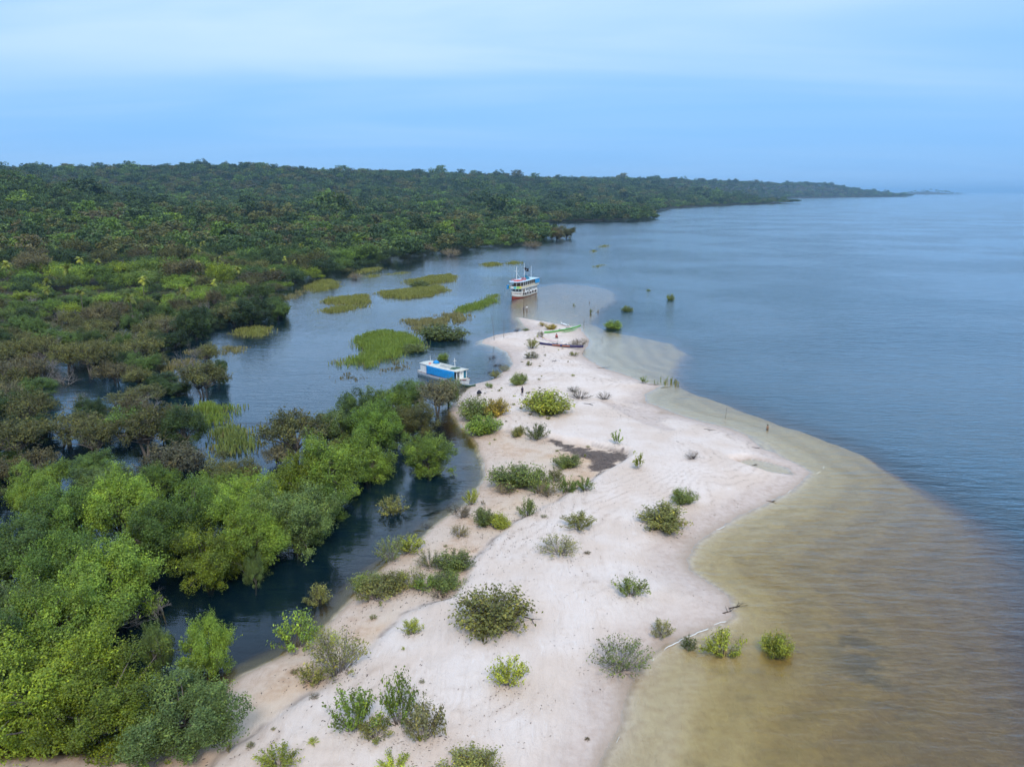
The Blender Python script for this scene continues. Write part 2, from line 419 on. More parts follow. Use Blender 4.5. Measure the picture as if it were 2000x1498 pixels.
wb = w.n('ShaderNodeBump', {'Strength': 1.0, 'Distance': .26, 'Height': w.math('MULTIPLY', hh, amp)}).outputs[0]
inc = w.n('ShaderNodeNewGeometry').outputs['Incoming']
dt = w.n('ShaderNodeVectorMath', {0: wb, 1: inc}, operation='DOT_PRODUCT').outputs['Value']
ci = w.math('SUBTRACT', 1.0, w.math('ABSOLUTE', dt), True)
fres = w.math('ADD', .03, w.math('MULTIPLY', .97, w.math('POWER', ci, 4.4)), True)
body = w.n('ShaderNodeBsdfDiffuse', {'Color': (.026, .125, .185, 1)})
clear = w.n('ShaderNodeBsdfTransparent', {'Color': (.97, .98, .97, 1)})
under = w.n('ShaderNodeMixShader', {0: w.math('MULTIPLY', w.attr('deep'), w.mr(wind, .1, .8, .05, .42, False)), 1: clear.outputs[0], 2: body.outputs[0]})
gl = w.n('ShaderNodeBsdfGlossy', {'Color': (1, 1, 1, 1), 'Roughness': w.mr(wind, 0, 1, .015, .10, False), 'Normal': wb})
ms = w.n('ShaderNodeMixShader', {0: fres, 1: under.outputs[0], 2: gl.outputs[0]})
w.surface(ms.outputs[0])
ab = w.n('ShaderNodeVolumeAbsorption', {'Color': (.808, .725, .205, 1), 'Density': 1.62})
w.t.links.new(ab.outputs[0], w.out.inputs['Volume'])
wx, wy = axis(-80, 100, 1.2, -30000, 30000, 1.2), axis(30, 330, 1.2, -300, 40000, 1.12)
wm, WX, WY = grid_mesh('river', wx, wy, lambda X, Y: np.zeros(X.shape))
# sheltered west of the spit, open to the wind east of it
LEE = np.vstack([poly([(1020, 560), (1010, 625), (1000, 700), (930, 900), (700, 1180), (400, 1498)]), [(-60, 5), (-900, 5), (-900, 420)], poly([(600, 505), (900, 500), (1050, 520)])])
dl_ = sdist(WX.ravel(), WY.ravel(), LEE)
wnd = np.where(dl_ > 0, 1 - .62 * sst(0, 14, dl_), 1.0)
wnd = np.where((dl_ > 0) & (WY.ravel() < 118), wnd * .35 + .0, wnd)
fattr(wm, 'wind', wnd)
fattr(wm, 'deep', 1 - np.exp(-np.maximum(-terrain(WX, WY).ravel(), 0) / 2.8))      # suspended matter adds up with depth
wm.materials.append(w.m)
river = link(bpy.data.objects.new('river', wm)); tag(river, 'wide calm blue river around the sand spit', 'water', kind='structure')

# ------------------------------------------------------------------ vegetation: materials
def leaf_material(name, gloss=.30, trans=.22):
    m = NT(name)
    oi = m.n('ShaderNodeObjectInfo')
    tint = m.n('ShaderNodeAttribute', attribute_name='tint', attribute_type='INSTANCER').outputs['Color']
    tone = m.attr('tone')
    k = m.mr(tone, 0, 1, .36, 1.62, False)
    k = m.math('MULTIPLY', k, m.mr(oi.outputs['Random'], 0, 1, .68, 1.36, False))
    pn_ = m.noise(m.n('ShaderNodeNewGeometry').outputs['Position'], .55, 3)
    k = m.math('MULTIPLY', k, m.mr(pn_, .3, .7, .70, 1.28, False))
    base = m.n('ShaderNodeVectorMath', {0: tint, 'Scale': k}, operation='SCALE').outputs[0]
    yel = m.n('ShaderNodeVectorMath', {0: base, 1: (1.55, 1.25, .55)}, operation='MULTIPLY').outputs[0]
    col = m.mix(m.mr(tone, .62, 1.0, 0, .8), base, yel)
    brn = m.n('ShaderNodeVectorMath', {0: base, 1: (1.2, .92, .80)}, operation='MULTIPLY').outputs[0]
    col = m.mix(m.mr(m.attr('tone2'), .78, 1.0, 0, .7), col, brn)
    b = m.n('ShaderNodeBsdfPrincipled', {'Base Color': col, 'Roughness': .50, 'Specular IOR Level': gloss})
    tr = m.n('ShaderNodeBsdfTranslucent', {'Color': yel})
    m.surface(m.n('ShaderNodeMixShader', {0: trans, 1: b.outputs[0], 2: tr.outputs[0]}).outputs[0])
    return m.m
LEAF = leaf_material('leaves')
def bark_material(name, a, b):
    m = NT(name); p = m.n('ShaderNodeTexCoord').outputs['Object']
    c = m.mix(m.noise(p, 3.0, 5), a, b)
    m.surface(m.n('ShaderNodeBsdfPrincipled', {'Base Color': c, 'Roughness': .85, 'Specular IOR Level': .2}).outputs[0]); return m.m
BARK = bark_material('bark', (.085, .068, .053, 1), (.22, .185, .155, 1))
GREYWOOD = bark_material('bleached_wood', (.17, .145, .125, 1), (.36, .32, .28, 1))
DARKWOOD = bark_material('wet_wood', (.030, .022, .019, 1), (.075, .056, .047, 1))

# ------------------------------------------------------------------ vegetation: generators
def unit(v): return v / (np.linalg.norm(v, axis=-1, keepdims=True) + 1e-9)
def leaves_mesh(name, cen, nor, size, tone, rng, aspect=.55, tone2=None):
    n = len(cen); nor = unit(nor)
    t = unit(np.cross(nor, rng.normal(size=(n, 3)))); b = np.cross(nor, t)
    L = size[:, None] * .5; W = L * aspect
    lift = nor * (L * .22)
    V = np.stack([cen - t * L - lift, cen + b * W, cen + t * L - lift, cen - b * W], 1).reshape(-1, 3)
    q = np.arange(n * 4).reshape(n, 4)
    me = np_mesh(name, V, quads=q)
    fattr(me, 'tone', np.repeat(np.clip(tone, 0, 1), 4))
    fattr(me, 'tone2', np.repeat(rng.random(n) if tone2 is None else tone2, 4))
    me.materials.append(LEAF)
    return me
def bend(a, b, k, rng, n=4):
    a, b = np.array(a, float), np.array(b, float); d = np.linalg.norm(b - a)
    c = (a + b) / 2 + np.array([0, 0, k * d]) + rng.normal(size=3) * d * .06
    ts = np.linspace(0, 1, n)
    return [(1 - t) ** 2 * a + 2 * t * (1 - t) * c + t * t * b for t in ts]
def wood_mesh(name, tubes, material):
    mb = MB()
    for pts, r0, r1, n in tubes: mb.tube(pts, list(np.linspace(r0, r1, len(pts))), n)
    me = bpy.data.meshes.new(name); me.from_pydata(mb.v, [], mb.f); me.materials.append(material)
    me.polygons.foreach_set('use_smooth', [True] * len(me.polygons)); return me

def tree_meshes(seed, rx=4.0, rz=2.7, zc=4.4, nclump=70, nleaf=150, size=.26, low=-.55, sparse=0.0, twigs=0, stems=1, up=.55, clr=(.17, .32), sprays=0):
    """a tapered trunk with limbs, and a crown of leaf sprays gathered in clumps"""
    rng = np.random.default_rng(seed)
    d = unit(rng.normal(size=(nclump * 6, 3))); d = d[d[:, 2] > low][:nclump]; k = len(d)
    az = np.arctan2(d[:, 1], d[:, 0]); lob = 1.0
    for q in (2, 3, 5): lob = lob + .16 * np.cos(q * az + rng.uniform(0, 6.28)) * (.6 + .4 * d[:, 2])
    rad = rng.uniform(.25, 1.0, k) ** .5 * lob * rng.uniform(.78, 1.16, k)
    cen = d * rad[:, None] * np.array([rx, rx, rz]) + np.array([0, 0, zc])
    cen[:, 2] += rng.normal(size=k) * rz * .17
    cr = rx * rng.uniform(clr[0], clr[1], k) ** 1.0 * rng.choice([.6, 1.0, 1.0], k)
    ctone = rng.random(k)
    cnt = (nleaf * (cr / cr.mean()) ** 1.6 * rng.uniform(.35 if sparse else .75, 1.15, k)).astype(int)
    ci = np.repeat(np.arange(k), cnt); m = len(ci)
    ld = unit(rng.normal(size=(m, 3)) + np.array([0, 0, .35]))
    rr = rng.uniform(.45, 1.08, m) ** .6
    pos = cen[ci] + ld * (cr[ci] * rr)[:, None] * np.array([1.0, 1.0, .86])
    out = unit(cen - np.array([0, 0, zc - rz * .5]))[ci]
    nor = ld * .75 + out * .3 + np.array([0, 0, up]) + rng.normal(size=(m, 3)) * .6
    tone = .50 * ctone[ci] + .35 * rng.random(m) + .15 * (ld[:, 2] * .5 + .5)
    if sprays:                                              # loose leafy shoots break the outline
        so = rng.integers(0, k, sprays); sd = unit(unit(cen[so] - np.array([0, 0, zc - rz * .4])) * .8 + rng.normal(size=(sprays, 3)) * .55 + np.array([0, 0, .75]))
        s0 = cen[so] + unit(rng.normal(size=(sprays, 3)) + sd) * cr[so][:, None] * .8
        sl = rng.uniform(.12, .30, sprays) * rx; per = 16
        t_ = np.tile(np.linspace(.1, 1, per), sprays); si = np.repeat(np.arange(sprays), per)
        sp = s0[si] + sd[si] * (sl[si] * t_)[:, None] + rng.normal(size=(len(si), 3)) * (.10 + .12 * (1 - t_))[:, None]
        pos = np.concatenate([pos, sp]); nor = np.concatenate([nor, rng.normal(size=(len(si), 3)) * .7 + np.array([0, 0, .8]) + sd[si] * .2])
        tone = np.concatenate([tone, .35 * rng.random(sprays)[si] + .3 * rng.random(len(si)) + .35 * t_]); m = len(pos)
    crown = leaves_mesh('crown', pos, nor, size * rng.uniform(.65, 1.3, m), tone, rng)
    tubes, linked = [], []
    th = max(zc - rz * .55, .8)
    for s in range(stems):
        off = np.clip(rng.normal(size=2), -1, 1) * (.09 if stems > 1 else .03)
        top = np.array([rng.normal() * .5 + off[0] * 6, rng.normal() * .5 + off[1] * 6, th * rng.uniform(.85, 1.1)])
        r = .075 * rx / stems ** .5
        tpts = bend((off[0], off[1], -1.2), top, .05, rng, 5); tubes.append((tpts, r * 1.25, r * .75, 7))
        sel = rng.choice(k, min(k, 26 // stems + 5), replace=False)
        linked += list(sel)
        for j in sel:
            tubes.append((bend(tpts[3] + (tpts[4] - tpts[3]) * rng.random(), cen[j], .10, rng, 5), r * .5, r * .08, 5))
    for j in range(twigs):
        c = cen[linked[rng.integers(len(linked))]]; e = c + unit(rng.normal(size=3) + (0, 0, .5)) * rx * rng.uniform(.22, .45)
        tubes.append((bend(c, e, .05, rng, 3), .034, .010, 3))
    return crown, wood_mesh('trunk', tubes, BARK)

def branching(rng, base, direction, length, radius, depth, spread=.55, kids=3):
    tubes = []
    def grow(p, d, L, r, lev):
        e = p + d * L; tubes.append((bend(p, e, .04, rng, 3), r, r * .55, 5 if lev < 2 else 3))
        if lev >= depth: return
        for _ in range(kids if lev else kids + 1):
            nd = unit(d + rng.normal(size=3) * spread + np.array([0, 0, .12]))
            grow(p + d * L * rng.uniform(.55, 1.0), nd, L * rng.uniform(.55, .82), r * .55, lev + 1)
    grow(np.array(base, float), unit(np.array(direction, float)), length, radius, 0)
    return tubes
def bare_mesh(seed, h=4.5, depth=4, mtl=None, spread=.6, stems=2):
    rng = np.random.default_rng(seed); t = []
    for s in range(stems):
        t += branching(rng, (rng.normal() * .2, rng.normal() * .2, -1.0), (rng.normal() * .35, rng.normal() * .35, 1), h * .38, .10, depth, spread)
    return wood_mesh('branches', t, mtl or GREYWOOD)

def shrub_meshes(seed, wd=4.0, ht=2.0, nstem=26, leaves=2600, size=.20, spread=.6, lean=.0, bare=.35, mtl=None, cl=.30):
    """many stems fanning out of one foot, leaves along their outer halves"""
    rng = np.random.default_rng(seed); tubes, cen, nor, ton = [], [], [], []
    per = max(int(leaves / nstem), 1)
    for s in range(nstem):
        a = rng.uniform(0, 6.283); q = rng.uniform(.12, 1.0) ** .6
        tip = np.array([math.cos(a) * q * wd / 2, math.sin(a) * q * wd / 2, ht * (1 - .55 * q * q) * rng.uniform(.70, 1.05)])
        tip[0] += lean
        foot = np.array([math.cos(a), math.sin(a), 0]) * rng.uniform(0, .16) * wd / 2; foot[2] = -.15
        pts = bend(foot, tip, .12 * (1 - q), rng, 5)
        tubes.append((pts, rng.uniform(.012, .024) * (.7 + wd / 8), .006, 4))
        P = np.array(pts); st = rng.random(); n = int(per * rng.uniform(.5, 1.4))
        for side in range(2):
            f = rng.uniform(.45, .8); p0 = P[0] * (1 - f) + P[-1] * f
            p0 = P[min(int(f * 4), 3)] * (1 - (f * 4 % 1)) + P[min(int(f * 4) + 1, 4)] * (f * 4 % 1)
            e = p0 + unit(rng.normal(size=3) + (0, 0, .7)) * wd * .13
            tubes.append((bend(p0, e, .05, rng, 3), .010, .004, 3))
        t = rng.uniform(bare, 1.04, n); i = np.clip((t * 4).astype(int), 0, 3); fr = (t * 4 - i)[:, None]
        base = P[i] * (1 - fr) + P[i + 1] * fr
        sp = (cl * wd * .40 * (.35 + .65 * t))[:, None]
        dd = unit(rng.normal(size=(n, 3))); p = base + dd * sp * rng.uniform(.15, 1, (n, 1)) * np.array([1, 1, .75])
        p[:, 2] = np.maximum(p[:, 2], .05)
        cen.append(p); nor.append(dd * .6 + np.array([0, 0, .8]) + rng.normal(size=(n, 3)) * .5); ton.append(.5 * st + .5 * rng.random(n))
    cen, nor, ton = np.concatenate(cen), np.concatenate(nor), np.concatenate(ton)
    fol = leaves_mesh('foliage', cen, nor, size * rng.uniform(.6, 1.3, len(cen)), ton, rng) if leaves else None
    return fol, wood_mesh('stems', tubes, mtl or BARK)

def palm_meshes(seed, h=6.5):
    rng = np.random.default_rng(seed); V, Q, ton = [], [], []
    n = 0
    for k in range(13):
        a = k * 2.4 + rng.uniform(-.2, .2); el = rng.uniform(.25, 1.25); L = rng.uniform(2.4, 3.2)
        p = np.array([0, 0, h]); d = np.array([math.cos(a) * math.cos(el), math.sin(a) * math.cos(el), math.sin(el)])
        side = np.array([-math.sin(a), math.cos(a), 0.0]); tn = rng.random()
        for s in range(11):
            q = p + d * (L / 11); wv = .75 * math.sin(math.pi * min((s + 1.2) / 12, 1)) + .08
            for sg in (-1, 1):
                e = (p + q) / 2 + side * sg * wv + d * .25 - np.array([0, 0, .28 * wv])
                V += [p, q, e + (q - p) * .4, e - (q - p) * .1]; Q.append((n, n + 1, n + 2, n + 3)); n += 4; ton += [tn * .6 + rng.random() * .4] * 4
            p = q; d = unit(d - np.array([0, 0, .17]))
    me = np_mesh('fronds', np.array(V), quads=np.array(Q)); fattr(me, 'tone', ton); fattr(me, 'tone2', np.zeros(len(ton))); me.materials.append(LEAF)
    tr = wood_mesh('trunk', [(bend((0, 0, -1), (0, 0, h), 0, rng, 5), .13, .09, 7)], BARK)
    return me, tr

# prototypes (mesh data shared by all the copies)
NEAR = [tree_meshes(100 + i, rx=4.0, rz=rz, zc=zc, nclump=int(nc * .70), nleaf=int(nl * 1.55), size=.180, clr=(.12, .28), sprays=700, twigs=24, stems=st, low=-.92)
        for i, (rz, zc, nc, nl, st) in enumerate([(2.7, 3.9, 130, 200, 1), (3.1, 4.2, 140, 180, 2), (2.4, 3.6, 110, 210, 3), (3.0, 4.0, 105, 220, 2), (2.6, 4.0, 135, 190, 1)])]
OLIVE = [tree_meshes(200 + i, rx=4.0, rz=rz, zc=zc, nclump=nc, nleaf=nl, size=.27, twigs=90, stems=st, sparse=1, sprays=160, up=.8, low=-.25, clr=(.14, .30))
         for i, (rz, zc, nc, nl, st) in enumerate([(1.9, 3.7, 64, 90, 3), (2.2, 4.0, 74, 80, 2), (1.7, 3.4, 58, 100, 4), (2.3, 4.2, 70, 75, 3)])]
FAR = [tree_meshes(300 + i, rx=4.2, rz=rz, zc=zc, nclump=30, nleaf=22, size=.95, stems=1, low=-.3, clr=(.22, .36))
       for i, (rz, zc) in enumerate([(3.1, 5.2), (2.6, 4.8), (3.6, 5.6)])]
BARE = [bare_mesh(400 + i, h=5.0) for i in range(4)]
PALM = [palm_meshes(430 + i, 6 + i) for i in range(3)]

COL = dict(bright=(.165, .245, .032), green=(.115, .190, .030), yellow=(.185, .245, .022), mid=(.090, .145, .032), dusty=(.125, .180, .048),
           olive=(.130, .135, .042), brown=(.132, .117, .052), grey=(.145, .138, .078), dark=(.045, .075, .022), deep=(.062, .105, .032))
def plant(name, parts, loc, rz, sc, col, label, cat, group=None):
    r = empty(name, loc, rz); r.scale = sc
    for pname, me in parts:
        if me is None: continue
        o = bpy.data.objects.new(pname, me); link(o, r); o['tint'] = [float(q) for q in col]
    return tag(r, label, cat, group)

rnd = random.Random(11)
placed = []            # x, y, crown radius of every tree so far
def tree(u, v, width, height, col, kind, label, name='riverside_tree', group='trees in the flooded forest', proto=None, xy=None):
    if xy is None:
        x, y = at(u, v, 0.2)
    else: x, y = xy
    P = NEAR if kind == 'near' else OLIVE
    cr, tk = P[rnd.randrange(len(P)) if proto is None else proto]
    if kind == 'near' and y < 165: width *= .90; height *= .84; y += .26 * width; x -= .10 * width
    s = width / 8.6; full = 7.0 if kind == 'near' else 6.2
    z = max(gz(x, y), -0.7); sz = (height - z) / full
    placed.append((x, y, width / 2))
    return plant(name, [('trunk', tk), ('crown', cr)], (x, y, z), rnd.uniform(0, 6.28), (s, s * rnd.uniform(.92, 1.08), sz), COL[col], label, 'tree', group)

# trees that can be told apart along the channel and the lagoon
for args in [
  (75, 1478, 10.5, 7.5, 'yellow', 'near', 'big yellow-green leafy tree in the bottom left corner', 0),
  (195, 1488, 9.0, 6.0, 'yellow', 'near', 'bright yellow-green tree at the bottom edge beside the dusty green tree', 3),
  (350, 1500, 9.0, 6.0, 'dusty', 'near', 'dusty green rounded tree overhanging the peach sand at the bottom edge', 2),
  (-40, 1400, 9.0, 7.0, 'mid', 'near', 'mid green tree cut by the left edge above the corner tree', 1),
  (110, 1330, 9.5, 7.0, 'bright', 'near', 'bright green tree behind the corner tree near the channel bend', 1),
  (20, 1290, 9.0, 7.0, 'dusty', 'near', 'pale dusty green tree at the left edge above the yellow-green ones', 2),
  (205, 1235, 9.5, 7.5, 'bright', 'near', 'bright green tree with pale bare limbs at the channel bend', 4),
  (120, 1190, 9.0, 7.0, 'green', 'near', 'fresh green tree left of the tree with pale limbs', 3),
  (20, 1160, 10.0, 7.0, 'mid', 'near', 'broad mid green tree at the left edge opposite the channel bend', 0),
  (408, 1148, 8.6, 6.6, 'yellow', 'near', 'round yellow-green tree leaning over the dark channel beside the bare tree', 2),
  (300, 1120, 9.0, 7.0, 'green', 'near', 'fresh green tree just behind the bare grey tree', 4),
  (500, 1118, 7.5, 6.0, 'bright', 'near', 'bright green tree between two round trees on the channel bank', 1),
  (590, 1085, 9.5, 7.5, 'dusty', 'near', 'large rounded pale green tree at the right end of the channel bank', 3),
  (480, 1065, 9.0, 7.5, 'bright', 'near', 'bright green tree behind the rounded trees of the channel bank', 0),
  (370, 1060, 9.0, 7.5, 'green', 'near', 'tall fresh green tree in the middle of the channel thicket', 2),
  (240, 1065, 9.0, 7.5, 'bright', 'near', 'bright green feathery tree in the channel thicket left of the tall one', 1),
  (130, 1075, 9.0, 7.0, 'green', 'near', 'fresh green tree in the channel thicket near the left edge', 3),
  (660, 985, 10.5, 8.5, 'bright', 'near', 'tall bright green tree where channel and lagoon almost meet', 0),
  (590, 985, 8.0, 6.5, 'yellow', 'near', 'yellow-green tree at the left foot of the tall bright tree', 4),
  (725, 945, 7.0, 6.0, 'bright', 'near', 'lower bright green tree right of the tall bright tree', 2),
  (846, 930, 8.6, 5.6, 'bright', 'near', 'lone bright green dome-shaped tree standing in the channel opposite the sand', 3),
  (740, 888, 10.0, 7.5, 'green', 'near', 'wide fresh green tree behind the lone dome-shaped tree', 1),
  (660, 880, 8.0, 6.5, 'dusty', 'near', 'dusty green tree between the lagoon and the tall bright tree', 4),
  (820, 858, 8.0, 6.0, 'olive', 'near', 'olive green tree on the narrow bank above the lone dome-shaped tree', 0),
  (765, 832, 9.5, 7.0, 'bright', 'near', 'bright green tree on the lagoon shore left of the brown twiggy one', 2),
  (700, 838, 8.0, 6.0, 'mid', 'near', 'mid green tree at the lagoon tip of the wooded bank', 3),
  (800, 800, 7.5, 5.5, 'mid', 'near', 'mid green tree at the upper end of the wooded bank', 4),
  (852, 808, 7.0, 5.2, 'grey', 'olive', 'grey-brown twiggy tree between the green trees near the blue-tarp boat', 1),
  (880, 797, 5.2, 5.6, 'bright', 'near', 'bright green tree right in front of the boat with the blue tarp', 0),
  (576, 896, 10.5, 6.6, 'olive', 'olive', 'flat-topped dark olive tree standing alone in the lagoon beside the reeds', 0),
  (545, 905, 5.0, 3.2, 'grey', 'olive', 'low grey leafless-looking tree at the foot of the flat-topped olive one', 2),
  (362, 890, 7.8, 7.2, 'dark', 'near', 'dark green umbrella-shaped tree standing in the lagoon shallows', 1),
  (285, 888, 8.5, 6.0, 'olive', 'olive', 'grey-olive tree left of the dark umbrella-shaped tree', 1),
  (455, 965, 8.0, 4.6, 'olive', 'near', 'olive tree with lime tips at the gap between thicket and lagoon', 3),
  (228, 745, 8.0, 4.4, 'brown', 'olive', 'reddish brown twiggy tree beside the small pool in the thicket', 2),
  (400, 772, 9.0, 5.6, 'olive', 'olive', 'olive tree at the lagoon edge above the pointed reed bed', 3),
  (255, 845, 8.0, 3.8, 'green', 'olive', 'fresh green flat-crowned tree below the small pool in the thicket', 0),
  (405, 708, 6.0, 4.6, 'olive', 'olive', 'small olive tree standing alone among pale reeds at the lagoon edge', 2),
  (490, 636, 13.0, 7.5, 'deep', 'near', 'wide dark green tree reaching out over the lagoon with reeds before it', 4),
  (380, 660, 10.0, 7.0, 'deep', 'near', 'dark green tree left of the wide one reaching over the lagoon', 1),
  (500, 598, 10.0, 6.5, 'mid', 'olive', 'mid green flat tree on the far lagoon shore above the wide one', 3),
  (1104, 466, 15.0, 9.0, 'olive', 'near', 'lone olive tree on the islet off the wooded point', 0),
  (1086, 470, 13.0, 9.0, 'brown', 'near', 'brownish tree at the very tip of the wooded point', 1),
]:
    u, v, wd_, ht_, col, kind, lab, pr = args
    tree(u, v, wd_, ht_, col, kind, lab, proto=pr)
# slim young trees standing in the channel
for (u, v, wd_, ht_, col, lab, pr) in [
  (312, 1325, 2.8, 4.6, 'dusty', 'slim dusty green sapling standing in the channel, left of two', 1),
  (402, 1330, 4.6, 5.2, 'bright', 'bright green young tree standing in the middle of the channel', 4),
  (498, 1140, 2.4, 3.4, 'dusty', 'thin pale green sapling at the foot of the round channel trees', 0)]:
    tree(u, v, wd_, ht_, col, 'near', lab, name='young_tree', proto=pr, group='young trees in the channel')
def bare_tree(u, v, s, label, k=0, mtl=None, name='bare_tree', group='leafless trees'):
    x, y = at(u, v, .2); z = max(gz(x, y), -.6)
    r = empty(name, (x, y, z), rnd.uniform(0, 6.28)); r.scale = (s, s, s)
    link(bpy.data.objects.new('branches', BARE[k]), r); tag(r, label, 'tree', group)
    placed.append((x, y, 1.2 * s))
bare_tree(318, 1190, .85, 'bare grey tree with tangled branches on the channel bank', 0)
bare_tree(215, 1225, .95, 'bare pale limbs rising through the bright green tree at the bend', 1)
for k, (u, v, s, lab) in enumerate([(150, 640, 1.6, 'bleached dead tree in the brown thicket, leftmost of the tall ones'), (205, 655, 1.5, 'bleached dead tree above the small pool in the thicket'),
    (285, 660, 1.5, 'bleached dead tree leaning above the dark green trees by the lagoon'), (155, 800, 1.2, 'pale dead tree below the small pool in the thicket'),
    (395, 590, 1.7, 'dead grey tree sticking out of the far lagoon thicket'), (300, 800, 1.0, 'pale dead snag left of the pointed reed bed'), (20, 700, 1.4, 'dead tree at the left edge of the brown thicket'),
    (60, 960, 1.2, 'dead grey tree in the shady thicket at the left edge'), (255, 540, 2.2, 'dead reddish tree standing in the green forest on the slope')]):
    bare_tree(u, v, s, lab, k % 4)

for k in range(16):
    u_, v_ = rnd.uniform(20, 400), rnd.uniform(600, 760)
    bare_tree(u_, v_, rnd.uniform(1.15, 1.6), 'leafless grey tree ' + ('at the left' if u_ < 140 else 'in the middle' if u_ < 270 else 'at the right') + (', far back' if v_ < 660 else ', nearer') + ' in the flooded thicket', k % 4)
# everything else that grows in the forest
F1 = poly([(-420, 1440), (0, 1450), (215, 1420), (240, 1340), (238, 1262), (300, 1200), (370, 1160), (480, 1120), (600, 1090), (640, 1015), (730, 960), (728, 905), (640, 885), (600, 935), (540, 975), (465, 945), (330, 930), (150, 930), (0, 900), (-600, 880)])
F2 = poly([(-700, 900), (0, 905), (150, 915), (300, 912), (335, 885), (320, 835), (370, 795), (418, 768), (430, 748), (395, 722), (290, 700), (330, 680), (420, 662), (470, 650), (540, 630), (545, 600), (430, 600), (0, 660), (-900, 700)])
GAPS = [poly(p) for p in ([(80, 755), (180, 735), (262, 742), (262, 800), (230, 835), (110, 835)], [(310, 868), (420, 862), (470, 890), (470, 950), (380, 950), (320, 930)], [(190, 865), (250, 858), (262, 915), (200, 920)],
        [(370, 800), (420, 780), (470, 800), (505, 850), (500, 880), (420, 885)], [(280, 700), (340, 690), (440, 690), (470, 675), (440, 725), (420, 750), (320, 755)], [(440, 640), (540, 632), (545, 655), (470, 665)])]
rg = np.random.default_rng(77)
def in_frame(x, y, z=0.0, mu=260, top=200):
    p = R(PITCH); d = y * math.cos(p) - (z - CAM_H) * math.sin(p); u = 1000 + FPX * x / d; return (u > -mu) & (u < 2000 + mu) & (d > 5)
def scatter(n, xr, yr, test, r):
    """darts with a minimum spacing r"""
    X, Y = rg.uniform(*xr, n), rg.uniform(*yr, n)
    k = in_frame(X, Y); X, Y = X[k], Y[k]; k = test(X, Y); X, Y = X[k], Y[k]
    cell, out = {}, []
    for x, y in zip(X, Y):
        i, j = int(x // r), int(y // r); ok = True
        for a in (-1, 0, 1):
            for b in (-1, 0, 1):
                for (p, q) in cell.get((i + a, j + b), ()):
                    if (p - x) ** 2 + (q - y) ** 2 < r * r: ok = False
        if ok: cell.setdefault((i, j), []).append((x, y)); out.append((x, y))
    return out
def clear_of(pts, k=.62, own=3.6):
    A = np.array(placed); res = []
    for x, y in pts:
        if np.all((A[:, 0] - x) ** 2 + (A[:, 1] - y) ** 2 > (k * (A[:, 2] + own)) ** 2): res.append((x, y))
    return res
def nogap(X, Y):
    k = np.ones(X.shape, bool)
    for G in GAPS: k &= ~inside(X, Y, G)
    return k
fill = [(p, 1) for p in clear_of(scatter(6000, (-140, 20), (35, 130), lambda X, Y: inside(X, Y, F1) & ((vnoise(X / 7 + 31, Y / 7) > .27) | (Y < 70)), 5.0))]
fill += [(p, 2) for p in clear_of(scatter(9000, (-200, 0), (95, 260), lambda X, Y: inside(X, Y, F2) & nogap(X, Y) & (vnoise(X / 7 + 3, Y / 7) > .33), 5.3), .6)]
mainf = clear_of(scatter(60000, (-520, 130), (150, 700), lambda X, Y: (sdist(X, Y, MAIN) > 1.0) & ~inside(X, Y, F2), 6.0), .55)
fill += [(p, 3) for p in mainf]
fill.sort(key=lambda f: math.hypot(*f[0]))
WORD = dict(bright='bright green', green='fresh green', yellow='yellow-green', mid='mid green', dusty='dusty green', olive='olive green', brown='brownish', grey='grey-olive', dark='dark green', deep='deep green')
PICK = {1: ['bright', 'green', 'mid', 'dusty', 'bright', 'green', 'yellow', 'olive'], 2: ['olive', 'brown', 'olive', 'grey', 'mid', 'olive', 'mid', 'olive', 'dark'],
        3: ['olive', 'mid', 'green', 'olive', 'deep', 'mid', 'green', 'dusty', 'deep', 'bright', 'brown']}
LAND = [(at(u, v, 0), ph) for u, v, ph in [
  (30, 1420, 'near the bottom left corner'), (230, 1250, 'behind the channel bend'), (320, 1180, 'behind the bare tree by the channel'), (480, 1100, 'behind the round channel-bank trees'),
  (640, 970, 'beside the tall bright tree between channel and lagoon'), (20, 1080, 'at the left edge level with the channel'), (362, 890, 'near the dark umbrella-shaped tree'),
  (120, 900, 'left of the dark umbrella-shaped tree'), (500, 950, 'at the gap between channel and lagoon'), (180, 770, 'around the small pool in the thicket'), (20, 780, 'at the left edge level with the small pool'),
  (400, 760, 'above the pointed reed bed'), (330, 700, 'among the pale reeds of the lagoon edge'), (200, 680, 'behind the small pool'), (20, 680, 'far left behind the small pool'),
  (480, 630, 'on the lagoon shore by the wide overhanging tree'), (350, 630, 'inland of the wide overhanging tree'), (560, 575, 'on the far lagoon shore'), (150, 620, 'in the brown belt below the palms'), (420, 580, 'inland of the far lagoon shore')]]
SEEN = {}
def describe(c, x, y, wd_, ht_):
    near_ = min(LAND, key=lambda q: (q[0][0] - x) ** 2 + (q[0][1] - y) ** 2)
    size = ('broad ' if wd_ > 9.0 else 'small ' if wd_ < 7.4 else '') + ('tall ' if ht_ > 5.2 else 'low ' if ht_ < 3.8 else '')
    return f'{size}{WORD[c]} tree {near_[1]}'
INDIV = 255
stuff = []
